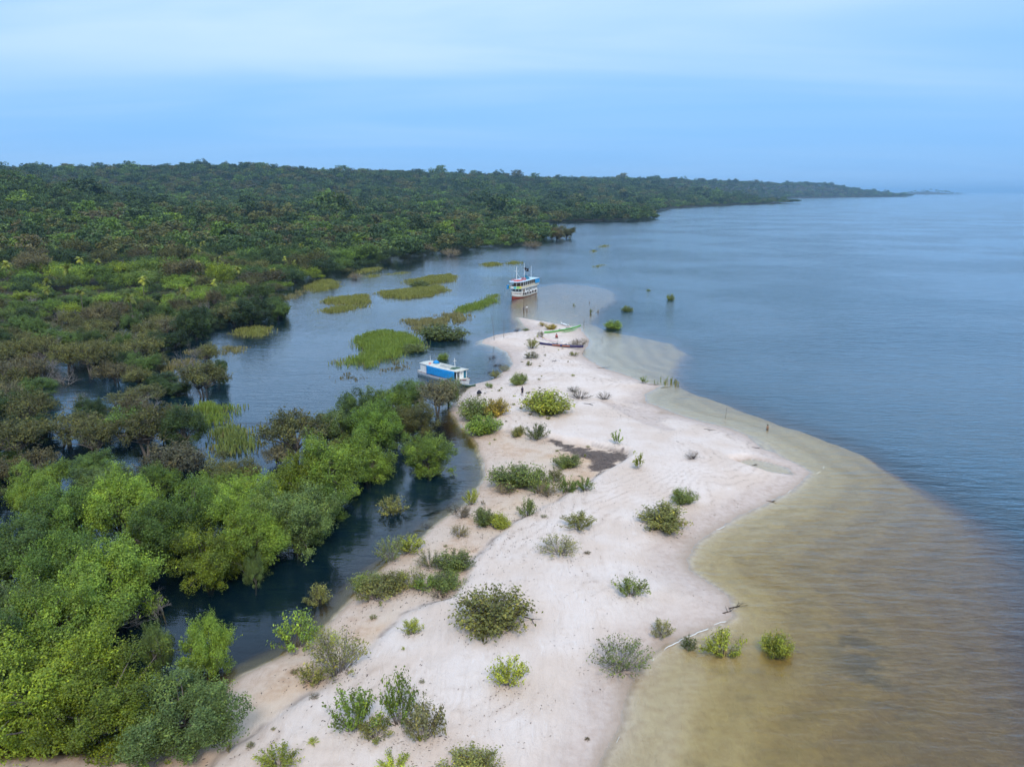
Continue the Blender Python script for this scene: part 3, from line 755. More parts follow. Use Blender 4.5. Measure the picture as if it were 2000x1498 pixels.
for i, ((x, y), zn) in enumerate(fill):
    sh = fbm(np.array([x / 22.0]), np.array([y / 22.0]), 2)[0]
    L = PICK[zn]; c = L[int((sh * 1.5 + rnd.random() * .55) * len(L)) % len(L)]
    if zn == 1 and y > 88 and x < -38: c = rnd.choice(['brown', 'olive', 'grey', 'mid', 'olive'])
    if zn == 3 and x < -50 and 190 < y < 330 and rnd.random() < .45: c = rnd.choice(['bright', 'yellow', 'green', 'dusty', 'bright'])
    if zn == 3 and y >= 330 and rnd.random() < .5: c = rnd.choice(['deep', 'dark', 'mid', 'deep', 'olive'])
    if i < INDIV:
        wd_, ht_ = ((rnd.uniform(7.5, 10.0), rnd.uniform(5.2, 7.0)) if y < 78 else (rnd.uniform(6, 8.6), rnd.uniform(3.2, 5.0))) if zn == 1 else (rnd.uniform(5.6, 9.2), rnd.uniform(2.8, 5.6))
        kd = ('near' if c not in ('brown', 'grey') else 'olive') if zn == 1 else ('olive' if c not in ('dark', 'mid') else 'near')
        tree(0, 0, wd_, ht_, c, kd, describe(c, x, y, wd_, ht_), xy=(x, y))
    else: stuff.append((x, y, c, zn))
print('individual trees', len(placed), 'rest near', len(stuff))

# palms among the trees on the slope
pn = 0
for (x, y) in clear_of(scatter(1500, (-260, 20), (190, 420), lambda X, Y: (sdist(X, Y, MAIN) > 12) & (vnoise(X / 45, Y / 45) > .48) & (X < -55), 17.0), 0.0):
    z = max(gz(x, y), -.4); me, tk = PALM[pn % 3]; s = rnd.uniform(.55, .85)
    plant('palm_tree', [('trunk', tk), ('fronds', me)], (x, y, z), rnd.uniform(0, 6.28), (s, s, s * rnd.uniform(1.3, 1.6)), (.20, .22, .03), 'yellow-green palm ' + ('far left' if x / y < -.52 else 'left of centre' if x / y < -.40 else 'near the lagoon side') + (' on the lower slope' if y < 260 else ' on the middle slope' if y < 340 else ' high up the slope') + ' of the mainland forest', 'palm', 'palms in the forest'); pn += 1

# the far wood: one mass
pts = []
for x, y, c, zn in stuff: pts.append((x, y, c, 'mid' if math.hypot(x, y) < 420 else 'far', min(.62 + rnd.expovariate(2.6), 1.9)))
def keep_hill(X, Y): return sdist(X, Y, MAIN) > 2
for (x, y) in scatter(60000, (-1150, 700), (700, 1500), keep_hill, 8.5): pts.append((x, y, None, 'far', min(1.0 + rnd.expovariate(2.2), 2.6)))
for (x, y) in scatter(40000, (-650, -380), (400, 700), lambda X, Y: X < -.0 * Y - 380, 7.5): pts.append((x, y, None, 'far', rnd.uniform(1.0, 1.4)))
for (x, y) in scatter(70000, (-2300, 1500), (1500, 3200), keep_hill, 12.0): pts.append((x, y, None, 'far', min(1.4 + rnd.expovariate(2.0), 3.2)))
for (x, y) in scatter(60000, (-2500, 3200), (3200, 6400), keep_hill, 19.0): pts.append((x, y, None, 'far', rnd.uniform(2.2, 3.2)))
for k in range(60): pts.append((5850 + rnd.uniform(-420, 420), 11050 + rnd.uniform(-150, 150), 'deep', 'far', rnd.uniform(2.6, 3.6)))
cols = list(COL); palette_hill = ['deep', 'dark', 'deep', 'mid']; palette_far = ['mid', 'deep', 'deep', 'olive', 'dark', 'mid', 'green', 'deep', 'olive', 'dark']
protos = bpy.data.collections.new('forest_kinds'); pindex = {}
for kd, P in (('mid', OLIVE), ('far', FAR)):
    for j in range(3):
        o = bpy.data.objects.new(f'kind_{len(pindex):03d}', P[j][0]); protos.objects.link(o); pindex[(kd, j)] = len(pindex)
A = np.array([(p[0], p[1]) for p in pts]); zz = np.maximum(terrain(A[:, 0], A[:, 1]), -.6)
pid = np.zeros(len(pts), np.int32); scl = np.zeros((len(pts), 3), np.float32); rot = np.zeros((len(pts), 3), np.float32)
cn = fbm(A[:, 0] / 110, A[:, 1] / 140, 4)
fcol = []
for i, (x, y, c, kd, s) in enumerate(pts):
    if c is None: c = palette_far[int((cn[i] * 2.2 + rnd.random() * .35) * 10) % 10]
    if x < -330 and 480 < y < 1000 and rnd.random() < .7: c = rnd.choice(palette_hill)
    pid[i] = pindex[(kd, rnd.randrange(3))]
    fcol.append(c)
    big = 1.45 if rnd.random() < .05 else 1.0; s *= big; tall = rnd.uniform(.75, 1.25) * (1.15 if big > 1 else 1)
    scl[i] = (s, s, s * tall * (.66 if kd == 'far' and s > 1.5 else .85)); rot[i, 2] = rnd.uniform(0, 6.28)
fm = bpy.data.meshes.new('forest'); fm.vertices.add(len(pts)); fm.vertices.foreach_set('co', np.column_stack([A, zz]).astype(np.float32).ravel())
a_ = fm.attributes.new('kind_id', 'INT', 'POINT'); a_.data.foreach_set('value', pid)
a_ = fm.attributes.new('scl', 'FLOAT_VECTOR', 'POINT'); a_.data.foreach_set('vector', scl.ravel())
a_ = fm.attributes.new('tint', 'FLOAT_COLOR', 'POINT'); a_.data.foreach_set('color', np.array([(*COL[c_], 1.0) for c_ in fcol], np.float32).ravel())
a_ = fm.attributes.new('rot', 'FLOAT_VECTOR', 'POINT'); a_.data.foreach_set('vector', rot.ravel())
forest = link(bpy.data.objects.new('forest', fm)); tag(forest, 'dense green forest covering the mainland out to the far headland', 'forest', kind='stuff')
ng = bpy.data.node_groups.new('forest_scatter', 'GeometryNodeTree')
ng.interface.new_socket('Geometry', in_out='INPUT', socket_type='NodeSocketGeometry'); ng.interface.new_socket('Geometry', in_out='OUTPUT', socket_type='NodeSocketGeometry')
gi, go = ng.nodes.new('NodeGroupInput'), ng.nodes.new('NodeGroupOutput')
ip = ng.nodes.new('GeometryNodeInstanceOnPoints'); ip.inputs['Pick Instance'].default_value = True
ci_ = ng.nodes.new('GeometryNodeCollectionInfo'); ci_.inputs['Collection'].default_value = protos
ci_.inputs['Separate Children'].default_value = True; ci_.inputs['Reset Children'].default_value = True
def named(nm, dt):
    q = ng.nodes.new('GeometryNodeInputNamedAttribute'); q.data_type = dt; q.inputs['Name'].default_value = nm; return q.outputs['Attribute']
ng.links.new(gi.outputs[0], ip.inputs['Points']); ng.links.new(ci_.outputs[0], ip.inputs['Instance'])
ng.links.new(named('kind_id', 'INT'), ip.inputs['Instance Index']); ng.links.new(named('scl', 'FLOAT_VECTOR'), ip.inputs['Scale'])
er = ng.nodes.new('FunctionNodeEulerToRotation'); ng.links.new(named('rot', 'FLOAT_VECTOR'), er.inputs[0]); ng.links.new(er.outputs[0], ip.inputs['Rotation'])
ng.links.new(ip.outputs[0], go.inputs[0])
md = forest.modifiers.new('scatter', 'NODES'); md.node_group = ng
print('forest points', len(pts), 'palms', pn)

# ------------------------------------------------------------------ shrubs on the sand and in the shallows
SH = {
 'dense': [shrub_meshes(500 + i, 4.0, 2.0, 70, 5200, .17, bare=.25, cl=.34) for i in range(3)],
 'open':  [shrub_meshes(520 + i, 4.0, 2.0, 30, 1500, .19, bare=.40, cl=.24) for i in range(3)],
 'twig':  [shrub_meshes(540 + i, 4.0, 2.0, 60, 1500, .13, bare=.50, cl=.20, mtl=GREYWOOD) for i in range(3)],
 'dome':  [shrub_meshes(560 + i, 4.0, 2.2, 90, 7500, .20, bare=.10, cl=.42) for i in range(2)],
 'sprig': [shrub_meshes(580 + i, 4.0, 4.5, 9, 420, .46, bare=.35, cl=.30) for i in range(2)],
 'dry':   [shrub_meshes(600 + i, 4.0, 1.5, 46, 260, .12, bare=.6, cl=.18, mtl=DARKWOOD) for i in range(2)],
}
SC = dict(lime=(.30, .34, .045), leaf=(.195, .285, .042), olive=(.215, .220, .060), grey=(.23, .225, .10), gold=(.29, .235, .042), moss=(.150, .195, .048), brownish=(.21, .165, .075))
bushes = []
def shrub(u, v, wpx, hpx, kind, col, label, k=0, name='shrub', group='shrubs on the sand spit'):
    x, y, z = on(u, v); z = max(z, -.45)
    rng_ = math.hypot(math.hypot(x, y), CAM_H - z); ppm = FPX / rng_
    el = math.atan2(CAM_H, math.hypot(x, y))
    w_ = wpx / ppm; h_ = max((hpx / ppm - .32 * w_ * math.sin(el)) / math.cos(el), .42 * w_ if kind != 'dry' else .25 * w_)
    bushes.append((x, y, w_ / 2))
    P = SH[kind]; fo, st = P[k % len(P)]; base = {'dome': 2.2, 'sprig': 4.5, 'dry': 1.5}.get(kind, 2.0)
    return plant(name, [('stems', st), ('foliage', fo)], (x, y, z), rnd.uniform(0, 6.28), (w_ / 3.6 * rnd.uniform(.95, 1.12), w_ / 3.6 * rnd.uniform(.8, 1.0), h_ / base * .9), SC[col], label, 'bush', group)
WATER_G = 'bushes standing in the water'
for a in [
 (965, 1218, 145, 88, 'dense', 'olive', 'largest dense olive bush in the middle of the white sand', 0),
 (660, 1312, 125, 100, 'twig', 'olive', 'tangled grey-twigged bush on the edge between peach and white sand', 0),
 (690, 1422, 110, 95, 'open', 'leaf', 'leafy green bush in the lower foreground, left of the pair', 0),
 (782, 1412, 95, 105, 'open', 'leaf', 'leafy green bush in the lower foreground, middle of the row', 1),
 (826, 1440, 90, 90, 'open', 'grey', 'thin fan-shaped bush with bare stems at the right end of the foreground row', 2),
 (994, 1336, 80, 70, 'open', 'lime', 'sparse pale lime bush below the largest dense bush', 1),
 (1213, 1305, 115, 78, 'twig', 'moss', 'dark-footed grey-green bush on the right beach near the foam line', 1),
 (1230, 1162, 66, 52, 'open', 'moss', 'small dark-stemmed bush on the right slope of the sand', 2),
 (1092, 1080, 86, 50, 'twig', 'olive', 'low spreading bush above the largest dense bush', 2),
 (1128, 1032, 76, 44, 'open', 'olive', 'small olive bush in the centre of the white sand', 0),
 (1296, 1026, 104, 48, 'dense', 'olive', 'low wide olive bush on the right side of the white sand', 1),
 (1336, 982, 54, 38, 'dense', 'moss', 'small green bush above the low wide olive one', 2),
 (1293, 1243, 46, 42, 'open', 'grey', 'nearly bare sapling cluster just above the foam line', 2),
 (1005, 948, 105, 58, 'dense', 'moss', 'dense dark green bush on the inner bend by the channel', 0),
 (1055, 962, 66, 60, 'open', 'moss', 'taller open bush right beside the dense one on the inner bend', 1),
 (1070, 968, 50, 34, 'twig', 'brownish', 'dry brown bush between the open bushes of the inner bend', 0),
 (1108, 962, 52, 42, 'open', 'leaf', 'leafy bush at the dune foot of the inner bend', 2),
 (1142, 958, 42, 34, 'open', 'leaf', 'small leafy bush at the right end of the inner bend row', 0),
 (1030, 1008, 42, 46, 'open', 'moss', 'upright bush on the peach sand below the inner bend row', 2),
 (946, 1025, 54, 44, 'dense', 'moss', 'dark green bush on the peach sand left of the round lime one', 1),
 (975, 1031, 38, 36, 'dome', 'lime', 'ball-shaped lime green bush on the peach sand', 0),
 (898, 1046, 46, 30, 'twig', 'gold', 'yellowish twiggy bush at the channel edge', 1),
 (920, 985, 34, 38, 'open', 'lime', 'lime bush leaning from the bank into the channel', 1),
 (884, 1112, 76, 52, 'dense', 'moss', 'dark green bush at the dune foot beside the channel bushes', 2),
 (872, 1146, 74, 30, 'dense', 'moss', 'low dark green bush at the steep dune foot', 0),
 (806, 1146, 64, 52, 'twig', 'lime', 'pale twiggy bush in the middle of the channel-side row', 2),
 (736, 1168, 92, 52, 'open', 'olive', 'olive bush hanging over the channel edge at the lower end of its row', 0),
 (800, 1078, 66, 46, 'open', 'lime', 'lime bush on the bank at the upper end of the channel-side row', 1),
 (762, 1092, 60, 64, 'twig', 'moss', 'twiggy dark bush with its foot in the channel', 1),
 (860, 1165, 60, 22, 'dry', 'grey', 'dry twig scrub at the dune foot', 0),
 (803, 1236, 44, 36, 'open', 'lime', 'small lime seedling on the white sand left of the largest bush', 0),
 (1106, 912, 54, 36, 'dense', 'moss', 'small dark bush beside the patch of dead leaves', 2),
 (1048, 858, 48, 42, 'open', 'moss', 'open grey-green bush above the patch of dead leaves', 1),
 (1012, 852, 30, 26, 'dense', 'olive', 'small olive bush left of the open grey-green one', 1),
 (1205, 871, 24, 38, 'sprig', 'leaf', 'single leafy sapling on the white crest', 0),
 (1246, 916, 30, 42, 'sprig', 'lime', 'thin pale sapling with drooping leaves on the white crest', 1),
 (1352, 896, 38, 22, 'dry', 'brownish', 'dead brown brush lying on the right side of the crest', 1),
 (1068, 806, 88, 56, 'dome', 'lime', 'big round lime green bush near the standing person', 1),
 (946, 846, 72, 46, 'dome', 'leaf', 'rounded bright green bush where the channel meets the sand', 0),
 (930, 818, 68, 56, 'dense', 'moss', 'olive bush behind the rounded bright green one', 0),
 (968, 812, 52, 44, 'dense', 'gold', 'golden brown bush behind the rounded bright green one', 1),
 (1014, 751, 38, 30, 'dense', 'moss', 'green bush above the standing person', 0),
 (1132, 778, 52, 24, 'dry', 'grey', 'grey leafless scrub right of the round lime bush', 0),
 (1180, 780, 34, 22, 'dry', 'brownish', 'thin brown twigs at the right end of the leafless scrub', 1),
 (1120, 765, 40, 16, 'dry', 'grey', 'sparse twigs behind the leafless scrub', 1),
 (955, 757, 20, 14, 'open', 'leaf', 'tiny green plant on the sand by the small boat', 2),
 (1039, 681, 27, 26, 'open', 'olive', 'bush at the bow of the dark purple canoe', 0),
 (1038, 700, 36, 15, 'open', 'grey', 'low straggling bush below the purple canoe', 1),
 (1033, 714, 13, 12, 'open', 'olive', 'tiny bush on the sand below the straggling one', 2),
 (1056, 659, 19, 17, 'twig', 'olive', 'twiggy bush at the left end of the green canoe', 0),
 (1076, 643, 28, 13, 'dense', 'gold', 'mossy golden bush behind the green canoe', 2),
 (1060, 637, 19, 10, 'open', 'gold', 'smaller golden bush near the tip of the sand', 1),
 (1027, 647, 15, 8, 'open', 'moss', 'tiny dark bush at the inlet near the sand tip', 2),
 (1130, 677, 46, 21, 'twig', 'brownish', 'dry brown thicket on the shore between the canoes and the water', 2),
 (1121, 695, 21, 11, 'open', 'olive', 'small olive bush at the stern of the purple canoe', 1),
 (545, 1500, 85, 46, 'open', 'lime', 'sparse bush cut by the bottom edge beside the peach sand', 0),
 (772, 1506, 75, 34, 'open', 'lime', 'pale sprawling plant cut by the bottom edge', 2),
 (915, 1514, 115, 52, 'dense', 'olive', 'dense bush cut by the bottom edge', 1),
 (985, 725, 24, 18, 'twig', 'olive', 'small bush on the sand beside the drowned brush', 1),
 (968, 738, 26, 20, 'open', 'olive', 'bush at the waterline between drowned brush and small boat', 0),
]:
    u, v, wp, hp, kd, cl_, lab, k = a
    shrub(u, v, wp, hp, kd, cl_, lab, k)
for a in [
 (580, 1262, 95, 78, 'open', 'leaf', 'green bush rising from the channel at the peach sand edge', 1),
 (622, 1172, 58, 50, 'open', 'olive', 'thin half-drowned bush in the middle of the channel', 2),
 (768, 1000, 66, 52, 'open', 'olive', 'sparse drowned bush in the upper channel below the tall bright tree', 0),
 (1412, 1272, 76, 60, 'open', 'lime', 'dark-footed bush in the golden shallows, middle of three', 2),
 (1515, 1272, 56, 58, 'dense', 'lime', 'bright lime bush in the golden shallows, farthest from the beach', 0),
 (1345, 1266, 34, 34, 'open', 'moss', 'small thin bush right at the foam line', 0),
 (1198, 641, 37, 23, 'dome', 'leaf', 'round green bush in the shallows off the canoes', 1),
 (1225, 608, 23, 16, 'dense', 'moss', 'dark bush in open water beyond the round green one', 1),
 (1309, 586, 16, 18, 'dense', 'moss', 'farthest dark bush standing alone in the open river', 2),
 (1267, 568, 9, 7, 'open', 'moss', 'tiny tuft in open water left of the farthest bush', 0),
 (1153, 612, 9, 15, 'sprig', 'moss', 'slim mangrove sprig in the shallows', 0),
 (1168, 610, 5, 10, 'sprig', 'brownish', 'thin brown sprig beside the slim green one', 1),
 (1121, 597, 8, 8, 'sprig', 'moss', 'small sprig on the pale sandbar near the riverboat', 1),
 (1258, 749, 18, 20, 'sprig', 'leaf', 'green sapling at the water beside the reeds on the right shore', 0),
 (865, 702, 25, 22, 'dense', 'leaf', 'small green bush behind the small boat', 0),
 (862, 662, 84, 36, 'dome', 'moss', 'broad dark green bush at the edge of the reed beds', 0),
 (808, 686, 50, 21, 'dome', 'moss', 'low dark green bush at the right end of the big reed bed', 1),
 (820, 560, 38, 12, 'dome', 'moss', 'low dark bush inside the upper reed bed', 1),
 (695, 545, 34, 18, 'twig', 'brownish', 'dark brown bush off the far lagoon shore', 0),
 (880, 500, 40, 22, 'twig', 'brownish', 'brown bush in the water before the wooded point', 1),
 (1040, 484, 40, 20, 'twig', 'brownish', 'brown twiggy bush at the foot of the wooded point', 2),
]:
    u, v, wp, hp, kd, cl_, lab, k = a
    shrub(u, v, wp, hp, kd, cl_, lab, k, name='water_bush', group=WATER_G)
for a in [
 (715, 1150, 60, 44, 'dense', 'moss', 'dark bush overhanging the channel at the lower row', 2), (770, 1150, 66, 44, 'dense', 'olive', 'olive bush joined to the pale twiggy one by the channel', 0),
 (840, 1105, 64, 40, 'twig', 'olive', 'grey-stemmed bush in the middle of the channel-side thicket', 2), (830, 1150, 60, 36, 'open', 'leaf', 'leafy bush between the channel-side thicket and the dune foot', 1),
 (640, 1262, 60, 46, 'twig', 'lime', 'straggling pale bush on the peach bank above the tangled one', 1), (610, 1330, 60, 44, 'open', 'olive', 'low bush on the peach sand left of the tangled one', 2),
 (985, 962, 44, 30, 'twig', 'brownish', 'dry brush under the dense bush of the inner bend', 1), (1085, 940, 40, 34, 'open', 'olive', 'thin olive bush behind the dry brown one of the inner bend', 0),
 (905, 1010, 40, 30, 'twig', 'brownish', 'brown brush at the channel edge above the yellowish bush', 0), (735, 1440, 70, 50, 'open', 'olive', 'low olive growth between the two leafy foreground bushes', 2)]:
    u, v, wp, hp, kd, cl_, lab, k = a
    shrub(u, v, wp, hp, kd, cl_, lab, k)
# seedlings come up all over the spit
X, Y = np.random.default_rng(4).uniform(-30, 40, 900), np.random.default_rng(6).uniform(42, 190, 900)
k = sdist(X, Y, SPIT) > 1.5; X, Y = X[k], Y[k]; k = (fbm(X / 9, Y / 9, 2) > .53) & (X < 12); n_sd = 0
for x, y in list(zip(X[k], Y[k]))[:90]:
    kd = rnd.choice(['sprig', 'open', 'open', 'twig']); fo, st = SH[kd][rnd.randrange(2)]; s_ = rnd.uniform(.10, .26) * (1 if kd != 'sprig' else .7)
    plant('seedling', [('stems', st), ('foliage', fo)], (x, y, gz(x, y)), rnd.uniform(0, 6.28), (s_, s_, s_ * rnd.uniform(.6, 1.1)), SC[rnd.choice(['lime', 'olive', 'grey', 'brownish'])],
          {'sprig': 'tiny leafy seedling', 'dry': 'tuft of dry twigs', 'open': 'knee-high green seedling', 'twig': 'knee-high grey twiggy seedling'}[kd] + (' on the peach sand' if sdist(np.array([x]), np.array([y]), TERRACE)[0] > 0 else ' on the white sand') + (' near the bottom edge' if y < 62 else ' below the leaf carpet' if y < 95 else ' above the leaf carpet' if y < 130 else ' towards the tip'), 'seedling', 'seedlings on the sand')
# drowned leafless brush off the beach
def brush(u, v, s, label, seed, mtl=DARKWOOD):
    x, y, z = on(u, v); z = max(z, -.7)
    r = empty('drowned_brush', (x, y, z), rnd.uniform(0, 6)); r.scale = (s, s, s * .7)
    link(bpy.data.objects.new('branches', bare_mesh(seed, h=4.0, depth=4, mtl=mtl, spread=.9, stems=3)), r); tag(r, label, 'brush', 'drowned brush')
brush(975, 715, .95, 'dark drowned brush along the inlet beside the white sand', 701)
brush(958, 728, .9, 'dark drowned brush nearest the bow of the small boat', 702)
brush(962, 700, .9, 'dark drowned brush farthest from the sand in the inlet', 703)
brush(1010, 648, .6, 'dark twigs in the water left of the sand tip', 704)
brush(895, 1000, .6, 'dark drowned twigs in the channel by the peach sand', 705)
brush(835, 1030, .45, 'thin drowned twigs in the channel beside the yellowish bush', 706)

# ------------------------------------------------------------------ reed beds
def reed_material():
    m = NT('reeds'); tone = m.attr('tone'); zt = m.attr('tip')
    tint = m.n('ShaderNodeAttribute', attribute_name='tint', attribute_type='INSTANCER').outputs['Color']
    k = m.mr(tone, 0, 1, .65, 1.35, False)
    c = m.n('ShaderNodeVectorMath', {0: tint, 'Scale': k}, operation='SCALE').outputs[0]
    c = m.mix(m.mr(tone, .70, 1, 0, .65), c, (.25, .17, .07, 1))
    b = m.n('ShaderNodeBsdfPrincipled', {'Base Color': c, 'Roughness': .6, 'Specular IOR Level': .25}); t = m.n('ShaderNodeBsdfTranslucent', {'Color': c})
    m.surface(m.n('ShaderNodeMixShader', {0: .25, 1: b.outputs[0], 2: t.outputs[0]}).outputs[0]); return m.m
REED = reed_material()
def reeds(P, label, h=1.1, dens=26, col=(.16, .19, .045), edge=4.2, seed=0, patch=.0):
    P = poly(P); rng = np.random.default_rng(900 + seed)
    lo, hi = P.min(0) - 1, P.max(0) + 1; ar = np.prod(hi - lo); n = int(min(ar * dens, 90000))
    X, Y = rng.uniform(lo[0], hi[0], n), rng.uniform(lo[1], hi[1], n)
    d = sdist(X, Y, P) + (fbm(X / 3.0, Y / 1.6, 4) - .5) * 8.0 - .4
    k = (rng.random(n) < .12 + .88 * sst(-.6, edge, d)) & (d > -2.4 * rng.random(n) ** 2) & (fbm(X / 1.6 + 8, Y / 1.6, 2) > patch)
    X, Y, d = X[k], Y[k], d[k]; n = len(X); c = P.mean(0)
    H = h * rng.uniform(.55, 1.15, n) * (.6 + .4 * sst(0, 2.5, d)) * (.7 + .6 * fbm(X / 3, Y / 3, 2)); a = rng.uniform(0, 6.283, n); W = np.minimum(.045 + .03 * h, .07)
    base = np.stack([X - c[0], Y - c[1], np.full(n, -.25)], 1)
    sd_ = np.stack([np.cos(a), np.sin(a), 0 * a], 1) * W
    ln = np.stack([np.cos(a * 3.1), np.sin(a * 3.1), 0 * a], 1) * (H * rng.uniform(.05, .55, n))[:, None]
    mid = base + ln * .35 + np.stack([0 * a, 0 * a, H * .65 + .25], 1); tip = base + ln + np.stack([0 * a, 0 * a, H + .2], 1)
    V = np.stack([base - sd_, base + sd_, mid + sd_ * .9, mid - sd_ * .9, tip], 1).reshape(-1, 3)
    i = np.arange(n) * 5
    me = np_mesh('reed_bed', V, quads=np.stack([i, i + 1, i + 2, i + 3], 1), tris=np.stack([i + 3, i + 2, i + 4], 1))
    tn = np.clip(.55 * rng.random(n) + .45 * fbm(X / 4, Y / 4, 3) + .35 * sst(1.2, 0, d), 0, 1)
    fattr(me, 'tone', np.repeat(tn, 5)); me.materials.append(REED)
    o = link(bpy.data.objects.new('reed_bed', me)); o.location = (c[0], c[1], 0); o['tint'] = list(col)
    tag(o, label, 'reeds', 'reed beds in the lagoon', 'stuff' if label.startswith('broken') else None)
Gr, Yl, Pl = (.195, .265, .042), (.245, .250, .058), (.25, .225, .085)
for k, (P, lab, h, dn, col, pt) in enumerate([
 ([(690, 668), (705, 655), (745, 647), (790, 652), (825, 665), (832, 680), (800, 690), (772, 702), (745, 715), (712, 719), (690, 711), (648, 712), (688, 702), (712, 690)], 'largest bright green reed bed in the middle of the lagoon', 1.3, 30, Gr, .2),
 ([(785, 626), (840, 620), (880, 610), (915, 614), (922, 622), (890, 634), (850, 642), (812, 652), (800, 640)], 'pale thin reed bed behind the broad dark green bush', .8, 22, Pl, .40),
 ([(888, 606), (930, 592), (962, 579), (974, 576), (960, 596), (925, 608), (898, 611)], 'long narrow reed bed pointing towards the riverboat', 1.2, 24, Gr, .2),
 ([(732, 573), (780, 567), (830, 562), (860, 556), (878, 567), (845, 579), (795, 585), (748, 581)], 'long reed bed in the upper lagoon, nearer of the overlapping pair', 1.2, 20, Yl, .2),
 ([(788, 550), (835, 541), (880, 536), (895, 540), (888, 550), (850, 555), (800, 557)], 'long reed bed in the upper lagoon, farther of the overlapping pair', 1.1, 20, Yl, .3),
 ([(628, 590), (650, 580), (718, 577), (726, 592), (690, 597), (652, 596)], 'reed bed left of the overlapping pair, upper half', 1.1, 22, Yl, .2),
 ([(618, 608), (650, 600), (700, 597), (728, 596), (690, 606), (640, 613)], 'reed bed left of the overlapping pair, lower half', 1.0, 22, Yl, .25),
 ([(600, 562), (622, 546), (655, 549), (664, 560), (640, 568), (610, 570)], 'yellowish reed bed against the far lagoon shore', 1.2, 18, Yl, .2),
 ([(545, 585), (580, 567), (600, 566), (590, 580), (560, 590)], 'thin brown reeds at the foot of the far lagoon trees', .8, 16, Pl, .42),
 ([(455, 648), (490, 637), (522, 640), (532, 650), (500, 659), (470, 657)], 'reed bed in front of the wide overhanging tree', .9, 26, Yl, .25),
 ([(362, 800), (415, 786), (448, 793), (468, 800), (448, 812), (405, 832), (375, 822)], 'pointed bright reed bed at the left lagoon edge', 1.2, 36, Gr, .15),
 ([(418, 850), (450, 828), (490, 842), (505, 858), (495, 878), (450, 888), (420, 875)], 'rounded soft green reed bed below the pointed one', 1.4, 36, (.20, .25, .065), .2),
 ([(290, 722), (330, 706), (400, 700), (390, 712), (330, 732)], 'pale reeds between the flooded trees left of the lagoon', 1.0, 26, Pl, .25),
 ([(415, 690), (450, 678), (480, 680), (470, 688), (430, 695)], 'sparse brown reeds beside the small lone olive tree', .8, 22, Pl, .40),
 ([(360, 688), (400, 684), (420, 690), (380, 698)], 'pale reeds behind the small lone olive tree', .9, 24, Pl, .3),
 ([(938, 517), (960, 514), (980, 515), (975, 520), (945, 520.5)], 'small reed islet in front of the wooded point, left one', 1.3, 12, Yl, .2),
 ([(988, 515), (1005, 511.5), (1018, 513), (1012, 517), (995, 517.5)], 'small reed islet in front of the wooded point, right one', 1.3, 12, Yl, .2),
 ([(1150, 492), (1160, 489), (1168, 490), (1160, 493)], 'tiny reed tuft in open water beyond the riverboat, left one', 1.2, 10, Yl, .2),
 ([(1165, 483.5), (1180, 480), (1190, 480.5), (1178, 483.5)], 'tiny reed tuft in open water beyond the riverboat, farthest one', 1.2, 8, Yl, .2),
 ([(1158, 521.5), (1170, 518), (1182, 517), (1172, 521.5)], 'tiny reed tuft in open water beyond the riverboat, nearest one', 1.0, 10, Yl, .2),
 ([(705, 540), (735, 536), (745, 540), (720, 543)], 'flat yellow reeds off the far lagoon shore', .8, 14, Yl, .3),
 ([(745, 537), (790, 531), (800, 533), (765, 537)], 'thin strip of yellow reeds beside the flat ones', .7, 14, Yl, .35),
 ([(690, 528), (740, 522), (745, 528), (700, 534)], 'yellow reed strip along the far lagoon trees', .9, 12, Yl, .25),
 ([(655, 732), (672, 728), (700, 738), (718, 742), (690, 746), (660, 742)], 'broken brown reeds floating left of the small boat', .5, 20, (.15, .13, .06), .50),
 ([(748, 722), (785, 700), (800, 706), (795, 725), (760, 732)], 'broken brown reeds between the big reed bed and the small boat', .5, 22, (.16, .14, .06), .48),
 ([(1284, 749), (1296, 744), (1312, 746), (1310, 752), (1290, 752)], 'clump of upright reeds in the shallows on the right shore', 1.7, 34, (.17, .22, .055), .2),
]): reeds(P, lab, h, dn, col, seed=k, patch=pt)

# ------------------------------------------------------------------ litter, driftwood, foam
def flakes(name, X, Y, ang, L, mtl, label, kind='stuff', lift=.012):
    rng = np.random.default_rng(31); n = len(X); Z = terrain(X, Y) + lift
    t = np.stack([np.cos(ang), np.sin(ang), rng.normal(size=n) * .06], 1); b = np.stack([-np.sin(ang), np.cos(ang), rng.normal(size=n) * .2], 1)
    c = np.stack([X, Y, Z], 1); up = np.array([0, 0, 1.0]); Wd = (L * rng.uniform(.10, .38, n))[:, None]; L = L[:, None]
    V = np.stack([c - t * L / 2, c + b * Wd / 2 + up * .02, c + t * L / 2 + up * rng.uniform(0, .05, (n, 1)), c - b * Wd / 2], 1).reshape(-1, 3)
    me = np_mesh(name, V, quads=np.arange(n * 4).reshape(n, 4)); me.materials.append(mtl)
    o = link(bpy.data.objects.new(name, me)); return tag(o, label, 'litter', kind=kind)
LITM = mat('dead_leaves', (.075, .055, .045), .8, var=.5, scale=2)
rl = np.random.default_rng(8)
X, Y = rl.uniform(-34, 48, 150000), rl.uniform(38, 210, 150000)
_, at_ = terrain(X, Y, True); ds = at_['ds']; k = ds > .4; X, Y, ds, ln_ = X[k], Y[k], ds[k], at_['line'][k]
pr = .006 + 1.0 * ln_ * (vnoise(X / 3, Y / 3) > .42) + .12 * (fbm(X / 5, Y / 5, 2) > .6)
k = rl.random(len(X)) < pr; X, Y = X[k], Y[k]
bx = np.concatenate([rl.normal(b[0], b[2] * .48, int(46 * b[2])) for b in bushes]); by = np.concatenate([rl.normal(b[1] - .15, b[2] * .48, int(46 * b[2])) for b in bushes])
k = terrain(bx, by) > .06; X, Y = np.concatenate([X, bx[k]]), np.concatenate([Y, by[k]])      # litter under the bushes, its dark flakes also standing in for contact shade
